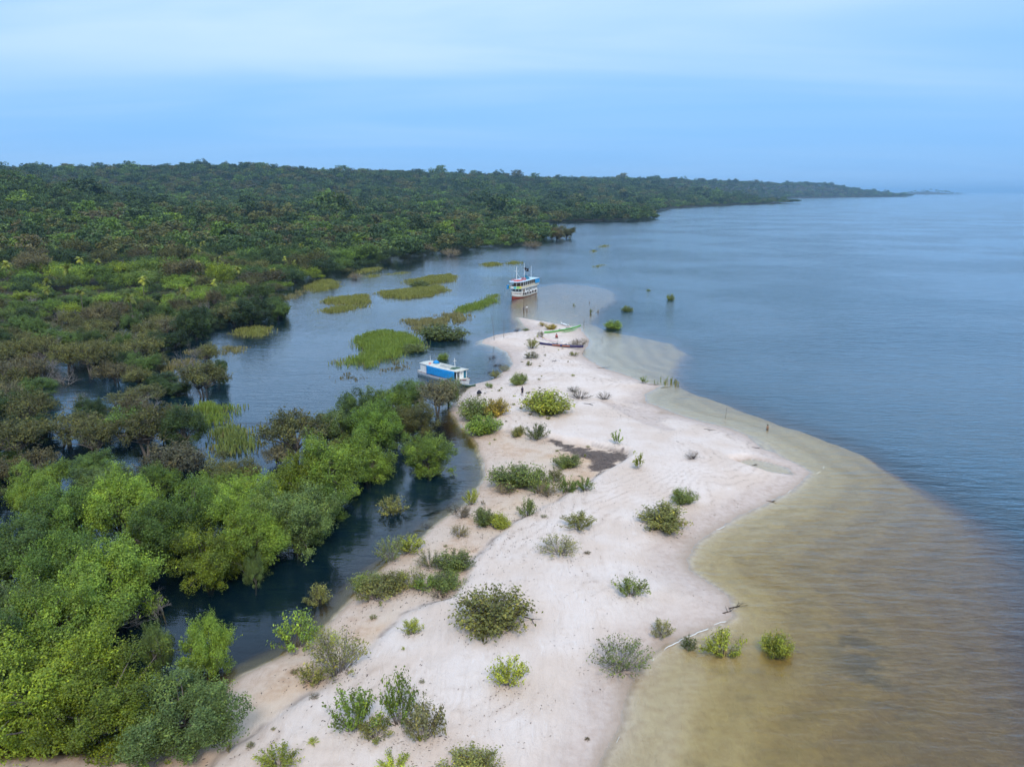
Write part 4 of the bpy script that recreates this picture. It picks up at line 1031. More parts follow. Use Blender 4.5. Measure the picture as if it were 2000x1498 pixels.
e = .3; gx = (sdist(X + e, Y, SPIT) - sdist(X - e, Y, SPIT)); gy = (sdist(X, Y + e, SPIT) - sdist(X, Y - e, SPIT))
ang = np.arctan2(gy, gx) + math.pi / 2 + rl.normal(size=len(X)) * .5
flakes('leaf_litter', X, Y, ang, rl.uniform(.07, .26, len(X)), LITM, 'scattered dead leaves and twigs lying in lines on the white sand')
X, Y = rl.uniform(LITTER[:, 0].min(), LITTER[:, 0].max(), 9000), rl.uniform(LITTER[:, 1].min(), LITTER[:, 1].max(), 9000)
k = sdist(X, Y, LITTER) + (fbm(X / 1.1, Y / 1.1, 3) - .5) * 3 > -.1
flakes('leaf_carpet', X[k], Y[k], rl.uniform(0, 6.28, k.sum()), rl.uniform(.12, .34, k.sum()), mat('leaf_carpet', (.105, .075, .062), .85, var=.6, scale=3), 'dark carpet of dead leaves in the hollow behind the dune edge')
# heap of dark wrack at the water's edge
def driftwood(u, v, L, label, seed, mtl=DARKWOOD, flat=.25):
    x, y, z = on(u, v); rng = np.random.default_rng(seed)
    t = branching(rng, (-L * .4, 0, .04), (1, .1, .02), L * .55, .05, 2, .5, 2)
    t = [([np.array([p[0], p[1], abs(p[2]) * flat + .05]) for p in pts_], a, b, n) for pts_, a, b, n in t]
    r = empty('driftwood', (x, y, max(z, -.05)), rng.uniform(-.6, .6)); link(bpy.data.objects.new('branch', wood_mesh('branch', t, mtl)), r)
    tag(r, label, 'driftwood', 'driftwood on the sand')
for k, (u, v, L, lab) in enumerate([(1276, 752, 2.6, 'dark driftwood log at the waterline beside the reeds on the right shore'), (1300, 757, 2.4, 'driftwood branch lying in the shallows below the reeds'),
    (1176, 719, 3.0, 'dark driftwood branch on the right beach below the purple canoe'), (1440, 1186, 2.2, 'dark tangle of driftwood at the tip of the small sand spur'), (1424, 1196, 1.6, 'dark driftwood beside the tangle on the small sand spur'),
    (1475, 875, 1.4, 'brown driftwood piece near the right point of the sand'), (1472, 909, 1.6, 'dark driftwood beside the small pool at the right point'), (1150, 790, 2.4, 'fallen branch on the sand right of the leafless scrub'),
    (1085, 706, 2.2, 'grey dead branch on the white sand below the purple canoe'), (1385, 840, 2.0, 'thin dark stick on the beach near the wading person'), (1507, 980, 1.6, 'dark driftwood at the waterline below the right point'), (1035, 1210, 2.0, 'dark root trailing from the largest dense bush')]):
    driftwood(u, v, L, lab, 60 + k)
# foam where small waves break
FOAM = mat('foam', (.74, .74, .72), .9, var=.1, scale=6)
def foam(pts, w0, label, seed):
    rng = np.random.default_rng(seed); P = np.array([at(u, v) for u, v in pts]); V, Q = [], []
    seg = np.cumsum(np.r_[0, np.hypot(*np.diff(P, axis=0).T)]); n = int(seg[-1] / .14) + 2; s = np.linspace(0, seg[-1], n)
    x, y = np.interp(s, seg, P[:, 0]), np.interp(s, seg, P[:, 1])
    x = x + (fbm(s / 1.5, s * 0 + seed, 3) - .5) * .8; y = y + (fbm(s / 1.5 + 50, s * 0 + seed, 3) - .5) * .8
    tx, ty = np.gradient(x), np.gradient(y); L = np.hypot(tx, ty); nx, ny = -ty / L, tx / L
    wd_ = .24 * w0 * np.clip((fbm(s / .8, s * 0 + 3 + seed, 3) - .46) * 5, 0, 1.2) * np.sin(np.linspace(0, math.pi, n)) ** .4
    zb = np.maximum(terrain(x, y), 0) + .02
    for i in range(n): V += [(x[i] - nx[i] * wd_[i] / 2, y[i] - ny[i] * wd_[i] / 2, zb[i]), (x[i], y[i], zb[i] + .05), (x[i] + nx[i] * wd_[i] / 2, y[i] + ny[i] * wd_[i] / 2, zb[i])]
    for i in range(n - 1):
        if wd_[i] < .02 and wd_[i + 1] < .02: continue
        a = i * 3; Q += [(a, a + 1, a + 4, a + 3), (a + 1, a + 2, a + 5, a + 4)]
    if not Q: return
    me = np_mesh('foam', np.array(V), quads=np.array(Q), smooth=True); me.materials.append(FOAM); tag(link(bpy.data.objects.new('foam', me)), label, 'foam', kind='stuff')
foam([(1425, 1208), (1411, 1215), (1368, 1234), (1330, 1252), (1306, 1262), (1285, 1278), (1268, 1292)], .26, 'white foam line along the beach between the bushes', 1)
foam([(1212, 1430), (1204, 1450), (1190, 1475), (1178, 1498)], .24, 'white foam line at the bottom of the right beach', 2)
foam([(1390, 1037), (1400, 1033), (1412, 1029), (1424, 1024)], .2, 'short foam line below the right point', 3)
foam([(1438, 1128), (1441, 1120), (1446, 1114), (1450, 1112)], .18, 'small foam curl off the sand spur', 4)
foam([(1572, 938), (1585, 930), (1605, 921), (1616, 905), (1615, 893)], .2, 'foam curl off the right point', 5)
foam([(1505, 975), (1525, 968), (1550, 955)], .12, 'thin foam thread under the right point', 6)

# ------------------------------------------------------------------ boats
M = dict(white=mat('white_paint', (.78, .77, .74), .45, var=.12, scale=1.6), cream=mat('cream_paint', (.62, .55, .40), .55, var=.08, scale=2), red=mat('red_antifouling', (.30, .045, .022), .6, var=.2, scale=2),
  maroon=mat('maroon_paint', (.22, .05, .045), .5), dark=mat('dark_opening', (.018, .018, .022), .35), wood=mat('varnished_wood', (.16, .085, .045), .5, var=.25, scale=3),
  roof=mat('pale_blue_roof', (.46, .60, .68), .6, var=.06, scale=1), blue=mat('blue_tarpaulin', (.012, .27, .62), .45, var=.12, scale=2.2, bump=.5), teal=mat('teal_canvas', (.012, .14, .21), .7, var=.2, scale=3),
  rubber=mat('tyre_rubber', (.025, .025, .027), .8), redp=mat('red_plastic', (.62, .10, .075), .5, var=.1), yellow=mat('yellow_cloth', (.70, .62, .06), .7), cyan=mat('cyan_cloth', (.10, .50, .55), .7), green=mat('lime_cloth', (.30, .62, .16), .7),
  metal=mat('galvanised_metal', (.30, .33, .37), .4, .4), black=mat('black_cloth', (.012, .012, .02), .8), ply=mat('weathered_deck', (.56, .54, .46), .7, var=.18, scale=1.5), navy=mat('dark_purple_hull', (.022, .012, .075), .35, var=.15),
  orange=mat('orange_lettering', (.62, .22, .06), .5), canoe=mat('green_hull', (.13, .38, .07), .35, var=.08), canoel=mat('pale_green_deck', (.42, .62, .34), .4), grey=mat('grey_hull', (.30, .31, .34), .5, var=.1), glass=mat('cabin_glass', (.03, .045, .055), .12, spec=.6), moss=mat('green_canvas', (.05, .10, .06), .8, var=.2))

def frame_from(p0, p1):
    (x0, y0), (x1, y1) = p0, p1
    return ((x0 + x1) / 2, (y0 + y1) / 2), math.atan2(y1 - y0, x1 - x0), math.hypot(x1 - x0, y1 - y0)
def hull_rings(L, B, sheer, keel, z0, z1, n=22, full=.55, pw=2.2, stern=.86, flare=.86, rake=.22):
    """cross-sections from stern to bow between the heights z0(s) and z1(s); each runs port to starboard"""
    rings = []
    for i in range(n):
        s = i / (n - 1); b = B / 2 * max(1 - max(0, (s - full) / (1 - full)) ** pw, .02) * (stern + (1 - stern) * min(1, s / .3))
        a, c = z0(s), z1(s); row = []
        for t in (1, .66, .33, 0):
            z = a + (c - a) * t; q = max((z - keel) / (sheer(s) - keel), 0); wdt = b * (flare + (1 - flare) * q) * min(1, (q + .02) * 3.2) ** .5
            row.append((-L / 2 + L * s + rake * s ** 5 * z, wdt, z))
        rings.append(row + [(x, -y, z) for x, y, z in row[::-1]])
    return rings
def skin_strip(rings): return MB().loft(rings, closed=False)

def riverboat():
    (cx, cy), rz, L = frame_from(at(1040, 572), at(999.5, 584.5))
    r = empty('river_boat', (cx, cy, 0), rz); tag(r, 'white two-deck wooden riverboat with red bottom and masts moored off the sand tip', 'boat')
    sheer = lambda s: 1.55 + .25 * (1 - s) ** 2 + 1.35 * s ** 4
    zr = lambda s: .06 + .95 * s ** 6
    h = skin_strip(hull_rings(L, 5.6, sheer, -.9, zr, sheer)).build('hull', M['white'], r, True)
    skin_strip(hull_rings(L, 5.58, sheer, -.9, lambda s: -.9, zr)).build('bottom_paint', M['red'], h, True)
    R_ = hull_rings(L, 5.6, sheer, -.9, zr, sheer)
    MB().add([p for q in R_ for p in (q[0], q[-1])], [(2 * i, 2 * i + 1, 2 * i + 3, 2 * i + 2) for i in range(len(R_) - 1)]).build('deck', M['ply'], r).location.z = -.25
    MB().add(R_[0], [tuple(range(8))]).build('transom', M['white'], r)
    for off, rad in ((0.0, .06), (-.62, .04)):
        mb = MB()
        for sg in (0, 7): mb.tube([(q[sg][0], q[sg][1] * 1.012, q[sg][2] + off * min(1, .4 + .6 * i / 21)) for i, q in enumerate(R_)], rad, 5)
        mb.build('rubbing_strake', M['maroon'] if off else M['white'], h)
    lt = MB()                                               # faded name on both bows (unreadable at this distance)
    for sg in (1, -1):
        for k in range(11):
            if k in (4, 8): continue
            i = 17.1 + k * .26; a, f = int(i), i % 1; p = [R_[a][1][j] * (1 - f) + R_[a + 1][1][j] * f for j in range(3)]
            lt.box(p[0] - .09, p[0] + .09, sg * (p[1] + .05) - .03, sg * (p[1] + .05) + .03, p[2] - .10, p[2] + .16 - .05 * (k % 2))
    lt.build('lettering', M['maroon'], h)
    hw = 2.42
    cab = MB().box(-L / 2 + .5, 5.0, -hw, hw, 1.25, 3.48).build('lower_cabin', M['white'], r)
    for sg in (1, -1):
        for k in range(9):
            x = -8.4 + k * 1.22
            if k == 6: MB().box(x - .32, x + .32, sg * (hw + .012) - .02, sg * (hw + .012) + .02, 1.5, 3.15).build('door', M['dark'], cab); continue
            w_ = MB().box(x - .34, x + .34, sg * (hw + .015) - .02, sg * (hw + .015) + .02, 2.35, 3.1).build('window', M['glass'], cab)
        MB().box(3.3, 4.7, sg * (hw + .015) - .02, sg * (hw + .015) + .02, 1.6, 3.2).build('side_opening', M['wood'], cab)
    for y in (-1.3, 0, 1.3): MB().box(5.0, 5.03, y - .4, y + .4, 2.4, 3.1).build('window', M['glass'], cab)
    def outline(e=0.0):
        pts = [(-L / 2 - .1 - e, -2.75 - e), (5.0, -2.75 - e)]
        for a in np.linspace(-80, 80, 11): pts.append((5.0 + (3.4 + e) * math.cos(R(a)), (2.75 + e) * math.sin(R(a))))
        return pts + [(5.0, 2.75 + e), (-L / 2 - .1 - e, 2.75 + e)]
    def slab(o, z0, z1): return MB().loft([[(x, y, z0) for x, y in o], [(x, y, z1) for x, y in o]])
    slab(outline(), 3.5, 3.68).build('upper_deck', M['white'], r)
    o = outline(-.06); rail = MB()
    for (xa, ya), (xb, yb) in zip(o, o[1:] + o[:1]):
        rail.add([(xa, ya, 3.68), (xb, yb, 3.68), (xb, yb, 4.42), (xa, ya, 4.42)], [(0, 1, 2, 3)])
    r.scale = (.96, .90, .93)
    rl_ = rail.build('railing', M['cream'], r)
    MB().tube([(x, y, 4.46) for x, y in o] + [(o[0][0], o[0][1], 4.46)], .05, 5).build('handrail', M['white'], rl_)
    MB().box(-9.0, 4.4, -1.75, 1.75, 3.685, 5.93).build('upper_cabin', M['wood'], r)
    for sg in (1, -1):
        for k in range(8): MB().box(-8.5 + k * 1.6, -7.6 + k * 1.6, sg * 1.765 - .01, sg * 1.765 + .012, 4.4, 5.6).build('cabin_window', M['dark'], r)
        for k in range(9): MB().box(-9.9 + k * 1.85, -9.78 + k * 1.85, sg * 2.66 - .06, sg * 2.66 + .06, 3.69, 5.95).build('post', M['white'], r)
    for a in (-60, -25, 25, 60):
        x, y = 5.0 + 3.25 * math.cos(R(a)), 2.6 * math.sin(R(a)); MB().tube([(x, y, 3.69), (x, y, 5.95)], .06, 6).build('post', M['white'], r)
    rf = slab(outline(.22), 5.96, 6.14).build('roof', M['roof'], r)
    for k, (a0, a1, c) in enumerate([(-62, -35, 'yellow'), (-28, 2, 'white'), (4, 22, 'cyan'), (26, 46, 'green'), (49, 60, 'yellow')]):
        mb = MB(); A_ = [(5.0 + 3.52 * math.cos(R(a)), 2.87 * math.sin(R(a))) for a in np.linspace(a0, a1, 5)]
        mb.loft([[(x, y, 3.72), (x, y, 4.5), (x + .04, y * 1.02, 4.5), (x + .04, y * 1.02, 3.72)] for x, y in A_]).build('hung_cloth', M[c], r)
    tp = MB(); tp.loft([[(-10.3 + .45 * i, 2.95 + .08 * math.sin(i * 2.1), 4.35 - .03 * (i % 2)), (-10.3 + .45 * i, 2.82, 5.98), (-10.3 + .45 * i, 2.76, 5.98), (-10.3 + .45 * i, 2.88 + .08 * math.sin(i * 2.1), 4.35 - .03 * (i % 2))] for i in range(11)]).build('blue_curtain', M['blue'], r)
    for k, x in enumerate((4.6, 3.0, 1.2, -1.2, -3.6, -6.4)):
        MB().torus((x, 2.86 if x < 3 else 2.80 - (x - 3) * .10, 1.35 if k % 2 else 1.5), .34, .13).build('tyre_fender', M['rubber'], r)
    # on the roof
    fr = MB()
    for z in (6.45, 6.75):
        fr.tube([(1.8, -1.9, z), (6.6, -1.7, z), (7.3, 0, z), (6.6, 1.7, z), (1.8, 1.9, z)], .045, 5)
    for p in ((1.8, -1.9), (4.2, -1.8), (6.6, -1.7), (7.3, 0), (6.6, 1.7), (4.2, 1.8), (1.8, 1.9)): fr.tube([(*p, 6.14), (*p, 6.8)], .04, 5)
    fr.build('roof_rail', M['redp'], rf)
    MB().loft([[(2.4, -1.2, 6.16), (6.2, -1.0, 6.16), (6.2, 1.0, 6.16), (2.4, 1.2, 6.16)], [(2.7, -.9, 6.5), (5.9, -.7, 6.5), (5.9, .7, 6.5), (2.7, .9, 6.5)]]).build('life_raft', M['redp'], rf)
    MB().torus((1.3, .6, 6.62), .42, .12, 'x').build('life_ring', M['redp'], rf); MB().torus((1.3, 1.6, 6.62), .42, .12, 'x').build('life_ring', M['redp'], rf)
    MB().loft([[(-4.4, -1.3, 6.15), (-1.6, -1.3, 6.15), (-1.6, 1.3, 6.15), (-4.4, 1.3, 6.15)], [(-4.2, -1.0, 6.6), (-1.8, -1.0, 6.6), (-1.8, 1.0, 6.6), (-4.2, 1.0, 6.6)], [(-3.2, -.1, 7.7), (-2.8, -.1, 7.7), (-2.8, .1, 7.7), (-3.2, .1, 7.7)]]).build('canvas_tent', M['teal'], rf)
    ms_ = MB().tube([(5.6, 0, 6.14), (5.5, 0, 11.6)], [.13, .07], 7).build('mast', M['white'], r)
    MB().tube([(5.55, -1.1, 9.9), (5.55, 1.1, 9.9)], .05, 5).build('crossarm', M['white'], ms_); MB().tube([(5.55, 0, 9.4), (2.2, .8, 6.15)], .045, 5).build('stay', M['white'], ms_)
    mm = MB().tube([(.3, .9, 6.14), (.3, .9, 12.6)], [.09, .05], 6).build('mast', M['white'], r)
    MB().tube([(-5.2, 1.4, 6.14), (-5.2, 1.4, 11.0)], .05, 6).build('mast', M['white'], r)
    fl = MB(); V = []
    for i in range(9):
        t = i / 8; V.append([(.3 - 1.9 * t, .9 + .25 * math.sin(t * 6) + 1.0 * t, 10.9 - .55 * t + .10 * math.sin(t * 8)), (.3 - 1.8 * t, .9 + .25 * math.sin(t * 6 + .7) + 1.0 * t, 9.8 - .65 * t + .12 * math.sin(t * 7))])
    fo = fl.add([p for q in V for p in q], [(2 * i, 2 * i + 1, 2 * i + 3, 2 * i + 2) for i in range(8)]).build('flag', M['black'], mm)
    c = np.mean([V[4][0], V[4][1], V[5][0], V[5][1]], axis=0)
    MB().add([(c[0] + .2 * math.cos(a) + .05, c[1] + .06, c[2] + .2 * math.sin(a)) for a in np.linspace(0, 6.28, 9)[:-1]], [tuple(range(8))]).build('emblem', M['white'], fo)
    # boarding ladder and blue drums hung on the other side
    gw = MB()
    for y in (-3.1, -3.7): gw.tube([(8.6, y, .9), (6.2, y, 2.9)], .05, 5)
    for k in range(5): gw.tube([(8.4 - k * .5, -3.1, 1.05 + k * .42), (8.4 - k * .5, -3.7, 1.05 + k * .42)], .04, 5)
    gw.build('gangway', M['metal'], r)
    for z in (3.6, 4.4): MB().tube([(5.6, -3.35, z), (6.9, -3.25, z)], .36, 10).build('drum', M['blue'], r)
riverboat()

def tarp_boat():
    (cx, cy), rz, L = frame_from(at(825.5, 729), at(915.5, 752))
    r = empty('river_boat', (cx, cy, 0), rz); tag(r, 'small white cabin boat with bright blue tarp along its side moored at the lagoon edge', 'boat')
    sheer = lambda s: .62 + .22 * (1 - s) ** 2 + .62 * s ** 3
    h = skin_strip(hull_rings(L, 3.5, sheer, -.55, lambda s: -.55, sheer, full=.62, pw=2.6, stern=.8, rake=.3)).build('hull', M['white'], r, True)
    R_ = hull_rings(L, 3.5, sheer, -.55, lambda s: -.55, sheer, full=.62, pw=2.6, stern=.8, rake=.3)
    MB().add([p for q in R_ for p in (q[0], q[-1])], [(2 * i, 2 * i + 1, 2 * i + 3, 2 * i + 2) for i in range(len(R_) - 1)]).build('deck', M['ply'], r).location.z = -.10
    MB().add(R_[0], [tuple(range(8))]).build('transom', M['white'], r)
    for off, m_ in ((0, 'maroon'), (-.33, 'grey')):
        mb = MB()
        for sg in (0, 7): mb.tube([(q[sg][0], q[sg][1] * 1.01, q[sg][2] + off) for q in R_], .035, 5)
        mb.build('rubbing_strake', M[m_], h)
    lt = MB()
    for k in range(9):
        if k == 2: continue
        i = 18.9 + k * .16; a, f = int(i), i % 1; p = [R_[a][7][j] * (1 - f) + R_[min(a + 1, 21)][7][j] * f for j in range(3)]
        lt.box(p[0] - .06, p[0] + .06, p[1] - .05, p[1] - .02, p[2] - .24, p[2] - .07)
    lt.build('lettering', M['maroon'], h)
    x0, x1 = -L / 2 + 1.15, L / 2 - 2.1
    def hwid(x): return 1.50 - .10 * max(0, (x - 1) / 4) ** 2 - .08 * max(0, (-x - 2) / 4)
    def zt(x): return 2.42 + .10 * (x / 6) ** 2 + .12 * (x < -3.2) * 0
    xs_ = np.linspace(x0, x1, 15)
    MB().loft([[(x, hwid(x), .55), (x, hwid(x), zt(x)), (x, -hwid(x), zt(x)), (x, -hwid(x), .55)] for x in xs_[:14]]).build('cabin', M['white'], r)
    rings = []
    for x in np.linspace(x0 - .12, x1 + .45, 15):
        hw = hwid(x) + .14; z = zt(x) + .01
        rings.append([(x, hw, z), (x, hw, z + .09), (x, hw * .5, z + .17), (x, 0, z + .19), (x, -hw * .5, z + .17), (x, -hw, z + .09), (x, -hw, z)])
    rf = MB().loft(rings).build('roof', M['ply'], r, True)
    for sg in (1, -1): MB().tube([(x, sg * (hwid(x) + .15), zt(x) + .06) for x in np.linspace(x0 - .1, x1 + .43, 12)], .05, 6).build('roof_edge', M['white'], rf)
    # tarp: hangs on the camera side, slightly creased
    rs = []
    xsT = np.linspace(-L / 2 + 3.25, x1 - .28, 22)
    for i, x in enumerate(xsT):
        col = []
        for j, t in enumerate(np.linspace(0, 1, 7)):
            z = zt(x) + .0 - t * (zt(x) - .60 - .10 * math.sin(i * .28)); col.append((x, -(hwid(x) + .17 + .05 * math.sin(i * .9 + j * 1.1) * t + .03 * math.sin(i * 2.3 - j)), z))
        rs.append(col + [(p[0], p[1] + .03, p[2]) for p in col[::-1]])
    MB().loft(rs).build('blue_tarp', M['blue'], r, True)
    # wheelhouse front
    xf = xs_[13]
    for y in (-1.25, -.45, .45, 1.25): MB().box(x1 - .02, x1 + .08, y - .06, y + .06, .60, zt(x1)).build('post', M['white'], r)
    MB().box(xf + .01, xf + .04, -1.2, -.55, .75, 2.2).build('side_window', M['glass'], r)
    dr = MB().box(x1 - .03, x1 + .03, -.37, .37, .60, zt(x1) - .06).build('door', M['white'], r); MB().box(x1 + .032, x1 + .05, -.22, .22, 1.75, 2.1).build('sign', M['ply'], dr)
    MB().box(x1 - .03, x1 + .02, .53, 1.17, .65, zt(x1) - .1).build('blue_panel', M['teal'], r)
    # roof clutter
    MB().loft([[(-3.6, -.1, 2.68), (-2.6, -.2, 2.68), (-2.4, .8, 2.68), (-3.5, .9, 2.68)], [(-3.5, .0, 3.0), (-2.7, -.05, 3.05), (-2.6, .7, 3.0), (-3.4, .7, 3.1)], [(-3.3, .2, 3.2), (-2.9, .2, 3.3), (-2.9, .5, 3.2), (-3.2, .5, 3.25)]]).build('blue_cloth', M['blue'], rf, True)
    MB().loft([[(-4.0, -.9, 2.62), (-3.4, -1.0, 2.62), (-3.4, -.5, 2.62), (-4.0, -.4, 2.62)], [(-3.9, -.8, 2.8), (-3.5, -.85, 2.8), (-3.5, -.6, 2.8), (-3.9, -.6, 2.8)]]).build('rope_coil', M['redp'], rf)
    for k, (a, b, y) in enumerate([(-2.0, 2.6, .75), (-1.6, 3.2, .45), (-.8, 2.2, -.5)]): MB().box(a, b, y - .09, y + .09, 2.66, 2.72).build('plank', M['grey'] if k == 2 else M['ply'], rf)
    MB().loft([[(2.6, -1.0, 2.62), (3.9, -.9, 2.62), (3.9, .9, 2.62), (2.6, 1.0, 2.62)], [(2.8, -.7, 2.86), (3.7, -.6, 2.84), (3.7, .6, 2.86), (2.8, .7, 2.84)]]).build('green_cover', M['moss'], rf)
    ms_ = MB().tube([(3.1, 0, 2.6), (3.0, 0, 4.6)], .05, 6).build('mast', M['white'], r); MB().tube([(3.02, -.45, 4.1), (3.02, .45, 4.1)], .035, 5).build('crossarm', M['white'], ms_)
    MB().tube([(-5.0, .5, 2.6), (-5.1, .5, 3.9)], .03, 5).build('antenna', M['white'], r)
tarp_boat()

def canoe(p0, p1, B, H, label, hull, deck, rocker=.25, name='canoe', ama=0, seats=0, marks=None, z=None, tip=.06):
    (cx, cy), rz, L = frame_from(p0[:2], p1[:2])
    zb = (gz(*p0[:2]) + gz(*p1[:2])) / 2 if z is None else z; zb = max(zb, gz(cx, cy)) + .02 if z is None else zb
    pitch = 0 if z is not None else math.atan2(gz(*p1[:2]) - gz(*p0[:2]), L) * .5
    r = empty(name, (cx, cy, zb), rz); r.rotation_euler[1] = -pitch; tag(r, label, 'canoe')
    def ring(s, k=1.0, lo=0, hi=1):
        e = abs(2 * s - 1); b = B / 2 * max(1 - e ** 2.6, tip) * k; rise = rocker * e ** 3.2; x = -L / 2 + L * s
        return [(x, b * q, rise + H * (lo + (hi - lo) * t)) for q, t in ((1, 1), (.96, .6), (.66, .15), (0, 0), (-.66, .15), (-.96, .6), (-1, 1))]
    S = np.linspace(0, 1, 23)
    MB().loft([ring(s) + [(-L / 2 + L * s, 0, rocker * abs(2 * s - 1) ** 3.2 + H * 1.06)] for s in S]).build('hull', M[hull], r, True)
    d = MB()
    for i in range(len(S) - 1):
        a, b = ring(S[i]), ring(S[i + 1]); d.add([(a[0][0], a[0][1] * .8, a[0][2] + .03), (a[0][0], 0, a[0][2] + H * .10), (a[0][0], -a[0][1] * .8, a[0][2] + .03), (b[0][0], b[0][1] * .8, b[0][2] + .03), (b[0][0], 0, b[0][2] + H * .10), (b[0][0], -b[0][1] * .8, b[0][2] + .03)], [(0, 1, 4, 3), (1, 2, 5, 4)])
    d.build('deck', M[deck], r, True)
    for k in range(seats):
        x = -L * .28 + k * L * .56 / max(seats - 1, 1); MB().torus((x, 0, H + .06), B * .30, .035, 'y').build('cockpit_rim', M['black'], r).scale = (1, 1, 1)
    if ama:
        yb = ama; AL = L * .48
        am = []
        for s in np.linspace(0, 1, 13):
            e = 2 * s - 1; b = .13 * max(1 - abs(e) ** 3, .1); x = -AL * .45 + AL * s; zc = .16 + .45 * max(0, e) ** 3 + .12 * max(0, -e) ** 3
            am.append([(x + b * 0, yb + b * math.cos(q), zc + b * math.sin(q)) for q in np.linspace(0, 6.283, 9)[:-1]])
        MB().loft(am).build('outrigger_float', M[hull], r, True)
        for x in (-AL * .22, AL * .22): MB().tube([(x, -.25 * np.sign(yb) * 1.2, H + .10), (x, yb * .45, H + .22), (x, yb * .85, H * .8), (x, yb, .24)], .045, 6).build('outrigger_boom', M['black'], r)
    if marks:
        mk = MB(); sg = marks
        for k in range(9):
            if k == 4: continue
            x = -.2 - 1.9 + k * .47 + .2; b = B / 2 * (1 - abs(2 * (x + L / 2) / L - 1) ** 2.6) * .985
            mk.box(x - .19, x + .19, sg * (b + .012) - .012, sg * (b + .012) + .012, H * .55, H * .9)
        mk.build('lettering', M['orange'], r)
    return r
canoe(on(1139, 684), on(1053, 674), .62, .52, 'long dark purple outrigger canoe with orange lettering on the sand', 'navy', 'navy', .22, 'outrigger_canoe', ama=-1.7, seats=4, marks=1)
canoe(on(1063, 652), on(1134, 642), .60, .46, 'long lime green outrigger canoe near the sand tip', 'canoe', 'canoel', .28, 'outrigger_canoe', ama=-1.9, seats=4)
canoe(on(1100, 672.5), on(1053, 663), .42, .26, 'slender white and red racing canoe between purple and green ones', 'white', 'redp', .45, 'racing_canoe', seats=2)
canoe(on(1112, 639), on(1095, 633), .62, .34, 'short white kayak with dark seat by the water beyond the green canoe', 'white', 'white', .20, 'kayak', seats=2)
canoe(at(895, 752), at(929, 756), .9, .42, 'dark wooden dugout tied under the bow of the small boat', 'moss', 'grey', .30, 'dugout_canoe', z=-.12)

# ------------------------------------------------------------------ stakes, bundle, people
def stake(u, v, h, label, lean=.05, rad=.05):
    x, y, z = on(u, v); z = max(z, -.6)
    o = MB().tube([(0, 0, -.3), (lean * h * .4, .02, h * .5), (lean * h, 0, h)], [rad, rad * .9, rad * .6], 6).build('stake', BARK); o.location = (x, y, z); tag(o, label, 'stake', 'wooden stakes')
stake(965.5, 664, 6.2, 'tall thin mooring stake at the inlet, left of two', -.10, .07); stake(984, 660, 4.8, 'shorter mooring stake at the inlet, right of two', .01, .07)
stake(1140, 634, 1.8, 'stub of a stake in the shallows beyond the white kayak', .1, .08); stake(1176, 665, 1.2, 'thin stake in the shallows right of the dry brown thicket', .1, .05)
stake(1151, 592, .8, 'short dark post in open water beyond the slim sprig', 0, .14); stake(1236, 566, 2.0, 'thin bent stake in open water near the farthest bush', .3, .06); stake(1417, 815, 2.4, 'thin reed-like stake in the right shallows', .05, .035)
x, y, z = on(936, 769)
bd = MB(); bd.loft([[(.45 * math.cos(a) * q, .35 * math.sin(a) * q, zz_) for a in np.linspace(0, 6.283, 9)[:-1]] for q, zz_ in ((1, -.02), (1.05, .22), (.75, .48), (.32, .66), (.08, .72))])
o = bd.build('bundle', M['black'], None, True); o.location = (x, y, z); tag(o, 'black bundle lying on the sand below the small boat', 'bag')

